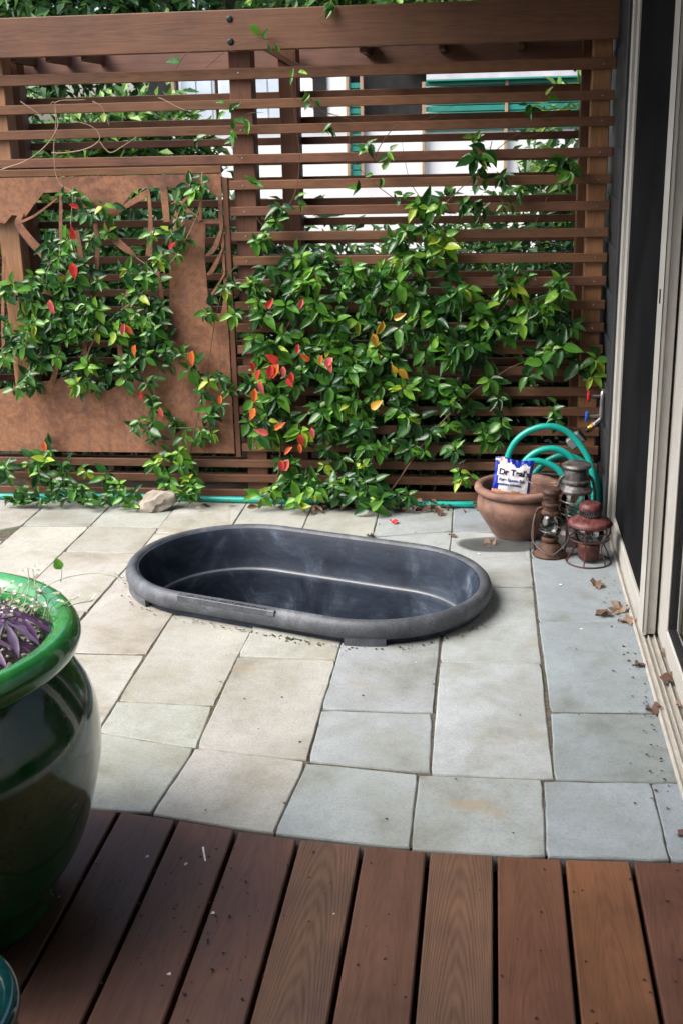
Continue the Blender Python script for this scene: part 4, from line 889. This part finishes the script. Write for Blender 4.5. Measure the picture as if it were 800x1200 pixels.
def make_vine(name, label, masses, loc, seed, dens=1.):
    rnd = random.Random(seed); root = empty(name, loc, label, 'vine'); leaves = []; stems = bmesh.new()
    def put(q, dd, nn, ln, ci, pal=None):
        if q.y+dd.y*ln > 4.735: dd.y = -abs(dd.y)*.3
        if q.z+dd.z*ln < .008: dd.z = abs(dd.z)*.3
        leaves.append((orient(q, dd, nn, ln), rnd.randrange(5), ci, pal or GREENS, q.y+dd.y*ln*.5, ln))
    for m in masses:
        cx, cy, rx, ry = m[:4]; dn = (m[4] if len(m) > 4 else 1.)*dens; n = max(2, round(PI*rx*ry/305*dn))
        for k in range(n):
            a = rnd.uniform(0, 2*PI); rr = math.sqrt(rnd.random()); px, py = cx+rx*rr*math.cos(a), cy+ry*rr*math.sin(a)
            x, z = fx(px, py, 4.68); lay = rnd.random()
            y = 4.715-.10*lay*(1-.5*rr)
            if py > 540: y = 4.70-(py-540)/60*.16-.03*lay; x, z = fx(px, py, y); z = max(z, .02)
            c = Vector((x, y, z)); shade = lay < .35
            sd_ = Vector((rnd.gauss(0, .5), -.5-rnd.random()*.6, rnd.gauss(-.1, .5)+(.5 if z < .1 else 0))).normalized()
            b = c-sd_*rnd.uniform(.04, .08); b.z = max(b.z, .006); b.y = min(b.y, 4.736)
            tube_bm(stems, [b, (b+c)/2+Vector((0, 0, .01)), c], .0012, 4, caps=False)
            base_s = rnd.uniform(.050, .079)*(.84 if px < 275 else 1)*(.8 if ry < 14 else 1); nl = rnd.choice([4, 5, 5, 6]); a0 = rnd.uniform(0, 2*PI); young = rnd.random() < .16
            tone = rnd.random()
            for i in range(nl):
                t = a0+2*PI*i/nl+rnd.gauss(0, .22); dd = Vector((math.cos(t), -.25+rnd.gauss(0, .22), math.sin(t)*.85-.38)).normalized()
                nn = Vector((rnd.gauss(0, .25)+.25*math.cos(t), -.85, .62+.35*math.sin(t)+rnd.gauss(0, .2)))
                ci = rnd.choices(range(8), GW)[0] if rnd.random() < .5 else (rnd.choice([0, 1, 3]) if tone > .5 else rnd.choice([2, 4, 0]))
                if young: ci = rnd.choice([5, 3, 5, 7, 1])
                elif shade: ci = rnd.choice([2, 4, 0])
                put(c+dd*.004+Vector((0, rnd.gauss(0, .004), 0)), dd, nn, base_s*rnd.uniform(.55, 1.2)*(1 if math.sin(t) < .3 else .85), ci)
            for s_ in (-1, 1):      # an older pair further back on the same shoot
                dd = (Vector((s_*math.cos(a0), -.2, s_*math.sin(a0)-.3))).normalized(); put(b.lerp(c, .35), dd, Vector((rnd.gauss(0, .3), -.8, .7)), base_s*rnd.uniform(.8, 1.1), rnd.choice([2, 4, 0, 1]))
    inside = lambda px, py: any(((px-m[0])/(m[2]+14))**2+((py-m[1])/(m[3]+14))**2 < 1 for m in masses)
    for lst, isred in ((REDAT, 1), (YELAT, 0)):
        for px, py in lst:
            if not inside(px, py) or (px, py, isred) in RUSED: continue
            RUSED.add((px, py, isred)); yy = 4.60 if py > 520 and px < 100 else 4.615; x, z = fx(px+rnd.uniform(-2, 2), py-9, yy)
            dd = Vector((rnd.gauss(0, .5), -.15, -1 if rnd.random() < .8 else .3)).normalized()
            put(Vector((x, yy, z)), dd, Vector((rnd.gauss(0, .3), -1, .35)), rnd.uniform(.042, .066), (rnd.choices([0, 1, 2], [4, 4, 2])[0] if isred else 3), REDS)
    leaves.sort(key=lambda l: l[4]-l[5]*1.2)
    inv = Matrix.Translation(-parent_loc(root))
    keep = [l for l in leaves if l[3] is REDS]; ids = set(id(l) for l in keep); rest = [l for l in leaves if id(l) not in ids]
    keep += rest[:300-len(keep)]; soup = LeafSoup(); ids = set(id(l) for l in keep)
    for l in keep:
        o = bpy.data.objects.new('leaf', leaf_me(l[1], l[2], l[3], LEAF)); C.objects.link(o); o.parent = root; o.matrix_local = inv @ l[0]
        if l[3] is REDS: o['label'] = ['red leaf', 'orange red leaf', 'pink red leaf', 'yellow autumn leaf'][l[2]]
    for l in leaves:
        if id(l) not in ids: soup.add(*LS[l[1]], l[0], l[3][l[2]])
    if soup.v:
        o = link('foliage', soup.mesh(), LEAF, root, (0, 0, 0)); o['kind'] = 'stuff'
    return root, stems
RUSED = set()
def woody(bm, pts, r, wob=6, seed=0):
    rnd = random.Random(seed); P = []
    for (px, py, off) in pts:
        x, z = fx(px, py, 4.72); P.append(Vector((x, 4.728-off, max(z, .005))))
    P = crom(P, 7); P = [p+Vector((noise.noise(p*wob+Vector((seed, 0, 0)))*.012, noise.noise(p*wob+Vector((0, seed, 0)))*.006, noise.noise(p*wob*1.3+Vector((0, 0, seed)))*.012)) for p in P]
    tube_bm(bm, P, r, 6, rfun=lambda t: r*(1.1-.7*t))
vA, st = make_vine('climbing_vine', 'green vine mass covering the cutouts of the rusty steel panel', MA, (-1.75, 4.70, .55), 11)
for i, p in enumerate([[(30, 440, .02), (60, 400, .03), (100, 340, .03), (85, 270, .03), (88, 220, .03)], [(100, 460, .03), (110, 400, .02), (160, 350, .03), (215, 290, .03), (240, 225, .02)], [(100, 400, .03), (150, 360, .03), (185, 330, .03), (160, 300, .02)],
    [(88, 225, .02), (66, 205, .02), (67, 125, .018), (60, 120, .02)], [(0, 200, .02), (40, 185, .02), (68, 150, .02), (65, 120, .02), (100, 118, .02)], [(60, 178, .02), (95, 178, .02), (118, 165, .02), (112, 150, .02), (90, 140, .02)], [(25, 118, .02), (40, 128, .02), (50, 136, .02)], [(118, 168, .02), (130, 180, .02), (145, 172, .02), (160, 160, .02)],
    [(110, 120, .02), (122, 128, .02), (130, 148, .02)], [(186, 113, .02), (200, 118, .02), (222, 131, .02)]]): woody(st, p, .0034 if i < 3 else .0026, seed=i)
me = bm2me(st); auto_smooth(me); link('stem', me, TWIG, vA, (0, 0, 0))
vB, st = make_vine('climbing_vine', 'narrow vine strand rising between the steel panel edge and the open slats', MB, (-1.2, 4.70, .3), 12)
for i, p in enumerate([[(215, 580, .03), (232, 500, .03), (245, 430, .03), (262, 340, .02), (285, 300, .02)], [(230, 500, .03), (195, 500, .03), (160, 480, .02), (148, 470, .02)], [(240, 450, .03), (215, 410, .03)]]): woody(st, p, .0032, seed=20+i)
me = bm2me(st); auto_smooth(me); link('stem', me, STEM, vB, (0, 0, 0))
vC, st = make_vine('climbing_vine', 'largest dark green vine covering the middle and right of the slatted fence, some leaves red', MC, (-.4, 4.70, .2), 13)
for i, p in enumerate([[(430, 600, .03), (440, 540, .05), (420, 460, .04), (440, 380, .04), (470, 300, .03), (500, 260, .03), (560, 200, .02), (575, 165, .02)], [(450, 600, .03), (480, 540, .04), (540, 470, .04), (620, 420, .03), (690, 430, .02)], [(320, 600, .03), (330, 520, .03), (320, 430, .03), (345, 360, .03), (330, 300, .02), (300, 255, .02)],
    [(400, 600, .03), (380, 500, .04), (380, 420, .03), (400, 350, .03)], [(500, 260, .02), (440, 215, .02), (410, 180, .02), (412, 150, .02)], [(440, 190, .02), (462, 150, .02), (500, 140, .02), (540, 120, .02)], [(560, 200, .02), (600, 160, .02), (650, 130, .03), (672, 100, .02)], [(505, 250, .02), (480, 210, .02), (470, 165, .02)],
    [(600, 150, .02), (615, 158, .02), (640, 150, .02), (652, 125, .02), (665, 105, .02)], [(330, 250, .02), (350, 215, .02), (345, 120, .02), (340, 75, .02)], [(345, 115, .02), (370, 130, .02), (400, 135, .02)], [(285, 190, .02), (262, 165, .02), (240, 165, .02)], [(210, 82, .05), (225, 60, .05), (255, 57, .05), (280, 62, .05)],
    [(245, 80, .05), (262, 65, .05), (290, 50, .05), (320, 46, .05), (350, 60, .04)], [(390, 6, .05), (375, 25, .05), (395, 35, .05)], [(640, 230, .02), (625, 270, .02), (640, 300, .02)], [(275, 145, .02), (290, 135, .02), (310, 132, .02)], [(355, 105, .02), (380, 130, .02), (410, 140, .02), (430, 150, .02)]]): woody(st, p, .0042 if i < 4 else .0018, seed=40+i)
me = bm2me(st); auto_smooth(me); link('stem', me, STEM, vC, (0, 0, 0))
# sparse sprigs on the upper slats
sprig = LeafSoup(); rnd = random.Random(5)
for (px, py, n) in [(266, 130, 5), (290, 142, 4), (275, 160, 4), (345, 90, 3), (365, 115, 3), (385, 150, 4), (320, 55, 2), (305, 43, 2), (432, 172, 5), (455, 180, 4), (553, 165, 7), (560, 195, 4), (230, 165, 3), (205, 75, 2), (390, 8, 3), (350, 235, 4), (420, 220, 3), (470, 230, 5), (445, 205, 3), (640, 110, 2), (300, 215, 3), (620, 125, 4), (655, 195, 5)]:
    x, z = fx(px, py, 4.70)
    for k in range(n):
        a = rnd.uniform(-PI, PI); d = Vector((math.cos(a), -.3, math.sin(a)*.8)); l = rnd.uniform(.03, .055)
        sprig.add(*LS[rnd.randrange(5)], orient(Vector((x+rnd.gauss(0, .012), 4.70 if py > 60 else 4.688, z+rnd.gauss(0, .012))), d, Vector((rnd.gauss(0, .3), -.8, .6)), l), GREENS[rnd.choices(range(8), GW)[0]])
o = link('sprig', sprig.mesh(), LEAF, vC, (0, 0, 0)); o['kind'] = 'stuff'
gA, st = make_vine('ground_vine', 'low leafy vine spilling over the paving at the left foot of the fence', MG, (-1.8, 4.6, 0), 14); me = bm2me(st); link('stem', me, STEM, gA, (0, 0, 0))
gB, st = make_vine('ground_vine', 'small leafy clump at the fence foot just left of the pale rock', MH, (-1.45, 4.6, 0), 15); me = bm2me(st); link('stem', me, STEM, gB, (0, 0, 0))

# ---------------------------------------------------------------- planting beyond the fence
def foliage_blob(soup, c, rad, n, rnd, pal, ls):
    for i in range(n):
        v = Vector((rnd.gauss(0, 1), rnd.gauss(0, 1), rnd.gauss(0, 1))).normalized(); k = rnd.random()**.35
        k *= 1+.35*noise.noise(v*2.2+Vector(c)); p = Vector(c)+Vector((v.x*rad[0], v.y*rad[1], v.z*rad[2]))*k
        d = (v*.6+Vector((rnd.gauss(0, .6), rnd.gauss(0, .6), rnd.gauss(-.2, .5)))); nn = Vector((rnd.gauss(0, .5), rnd.gauss(-.3, .5), 1))
        soup.add(*LOW[rnd.randrange(2)], orient(p, d, nn, ls*rnd.uniform(.7, 1.3)), rnd.choice(pal))
LOW = [([(0, 0, 0), (-.22, .45, .05), (0, 1, -.1), (.22, .45, .05)], [(0, 1, 2, 3)]), ([(0, 0, 0), (-.28, .5, .0), (0, 1, -.2), (.28, .5, .1)], [(0, 1, 2), (0, 2, 3)])]
DK = [(.035, .10, .025), (.05, .14, .03), (.022, .065, .018), (.08, .19, .04), (.04, .12, .04)]; LT = [(.12, .26, .04), (.16, .30, .05), (.08, .20, .04), (.22, .33, .06), (.06, .15, .03)]
def shrub(name, c, rad, n, ls, pal, label, cat, seed, trunk=None, blobs=5, group=None):
    rnd = random.Random(seed); root = empty(name, (c[0], c[1], -.15), label, cat, group); so_ = LeafSoup()
    for b in range(blobs):
        off = Vector((rnd.uniform(-.6, .6)*rad[0], rnd.uniform(-.5, .5)*rad[1], rnd.uniform(-.5, .5)*rad[2])); k = rnd.uniform(.45, .7)
        foliage_blob(so_, (c[0]+off.x, c[1]+off.y, c[2]+off.z), (rad[0]*k, rad[1]*k, rad[2]*k), n//blobs, rnd, pal, ls)
    link('crown', so_.mesh(smooth=False), FOL, root, (0, 0, 0))
    bm = bmesh.new(); tr = trunk or .04
    tube_bm(bm, crom([(c[0], c[1], -.15), (c[0]+.03, c[1], c[2]*.5), (c[0], c[1]+.05, c[2]+rad[2]*.4)], 5), tr, 8, rfun=lambda t: tr*(1.2-.8*t))
    for k in range(6):
        a = k*1.05+seed; tube_bm(bm, crom([(c[0], c[1], c[2]*(.45+.07*k)), (c[0]+.3*rad[0]*math.cos(a), c[1]+.3*rad[1]*math.sin(a), c[2]*.8), (c[0]+.7*rad[0]*math.cos(a), c[1]+.7*rad[1]*math.sin(a), c[2]+.3*rad[2])], 4), tr*.4, 6, rfun=lambda t: tr*.45*(1.05-.8*t))
    me = bm2me(bm); auto_smooth(me); link('trunk', me, BARK, root, (0, 0, 0)); return root
shrub('shrub', (-2.6, 6.3, 1.0), (1.4, .5, 1.05), 7500, .085, DK+LT[:2], 'tall dark leafy shrub behind the left end of the fence', 'shrub', 1)
shrub('shrub', (-1.95, 6.5, 1.3), (.75, .4, .62), 4200, .085, LT+DK[:2], 'pale green shrub filling the gap between the top left slats', 'shrub', 7)
shrub('shrub', (-1.0, 6.2, .50), (1.2, .45, .80), 5600, .08, DK, 'low dark shrub behind the fence below the pale house wall', 'shrub', 2)
shrub('shrub', (.1, 6.2, .62), (1.0, .45, .92), 5200, .08, DK+LT[1:2], 'low shrub behind the middle of the vine covered slats', 'shrub', 3)
shrub('shrub', (.75, 6.6, .95), (.8, .5, .85), 3600, .08, LT+DK[:2], 'light green shrub behind the right end of the fence', 'shrub', 4)
shrub('shrub', (-1.9, 5.6, .5), (1.5, .25, .85), 7000, .075, DK, 'dense dark shrub close behind the steel panel', 'shrub', 5)
shrub('shrub', (-.2, 5.55, .45), (1.1, .22, .75), 6000, .075, DK, 'dense dark shrub close behind the right hand slats', 'shrub', 6)
for i, (x, y, z, rx, rz, n, lab, pal, tr) in enumerate([(-5.2, 11.4, 2.7, 2.2, 1.5, 9000, 'dark tree crown above the left end of the fence', DK, .22), (-2.5, 11.8, 2.8, 2.2, 1.4, 8500, 'deep green tree above the steel panel', DK+LT[:1], .2),
        (-.3, 11.6, 2.9, 2.0, 1.3, 8500, 'bright green leafy tree above the middle of the beam', LT, .2), (2.4, 11.8, 2.7, 2.0, 1.3, 7000, 'dark tree behind the neighbouring roof on the right', DK, .2)]):
    shrub('tree', (x, y, z), (rx, 1.4, rz), n, .13, pal, lab, 'tree', 20+i, tr, 9)

# ---------------------------------------------------------------- neighbouring house behind the fence
nh = empty('neighbour_house', (-.5, 9, 0), 'cream and teal house with windows seen through the upper slats', 'house')
def nb(name, x0, x1, z0, z1, mat, y0=9.0, y1=9.05, parent=nh, bev=.002, **k): return box(name, x0, x1, y0, y1, z0, z1, mat, parent, bev, **k)
nb('wall', -2.62, 3.0, -.15, 1.60, CREAM, 9.0, 9.2); nb('wall', -.50, 3.0, 1.602, 1.86, CREAM, 9.03, 9.2)
nb('wall', -1.52, -1.07, 1.60, 2.05, CREAM, 9.03, 9.2)
nb('sill', -2.60, -1.0, 1.588, 1.612, GOLD, 8.96, 9.028)
for x in (-2.36, -1.06, -.955, -.505, .09): nb('trim', x-.012, x+.012, 1.20 if x > -1.2 else 1.613, 1.86 if x > -.9 else 2.0, GOLD, 8.955, 8.99)
z = 1.215
while z < 1.86:
    for x0, x1 in ((-1.045, -.97), (-.49, .076), (.104, 3.0)):
        if not (x0 > -.9 and z < 1.50) and z < 1.84: o = nb('siding_board', x0, x1, z, z+.036, TEALP, 8.972, 8.996)
    z += .044
nb('fascia', -.485, 3.0, 1.872, 1.985, FASC, 8.93, 8.97); nb('flashing', -.485, 3.0, 1.860, 1.8705, TEALP, 8.92, 8.975)
me = box_me(4.2, 1.6, .05, .004); o = link('roof', me, ROOFM, nh, (1.4, 9.72, 2.19)); o.rotation_euler[0] = .25
for x0, x1, z0, z1 in ((-2.33, -2.06, 1.615, 1.99), (-2.03, -1.80, 1.615, 1.99), (-1.77, -1.54, 1.615, 1.99), (-1.32, -1.22, 1.615, 1.99), (-1.045, -.965, 1.87, 2.0), (-.945, -.515, 1.745, 2.0), (-.49, -.18, 1.865, 2.0)):
    if x0 < -1.4:
        w = nb('window', x0, x1, z0, z1, CREAM, 9.02, 9.045)
        m = (x0+x1)/2; nb('pane', x0+.022, m-.007, z0+.02, z1-.02, simple('pale_window_glass', (.62, .70, .78), .1, bump=0, var=.3, scale=4), 9.008, 9.018, w, 0); nb('pane', m+.007, x1-.022, z0+.02, z1-.02, bpy.data.materials['pale_window_glass'], 9.008, 9.018, w, 0)
    elif x0 < -1.1: nb('window', x0, x1, z0, z1, DARKI, 9.012, 9.029)
if True:
    nb('eave_shadow_wall', -2.62, .8, -.15, 2.25, DARKI, 9.22, 9.26)
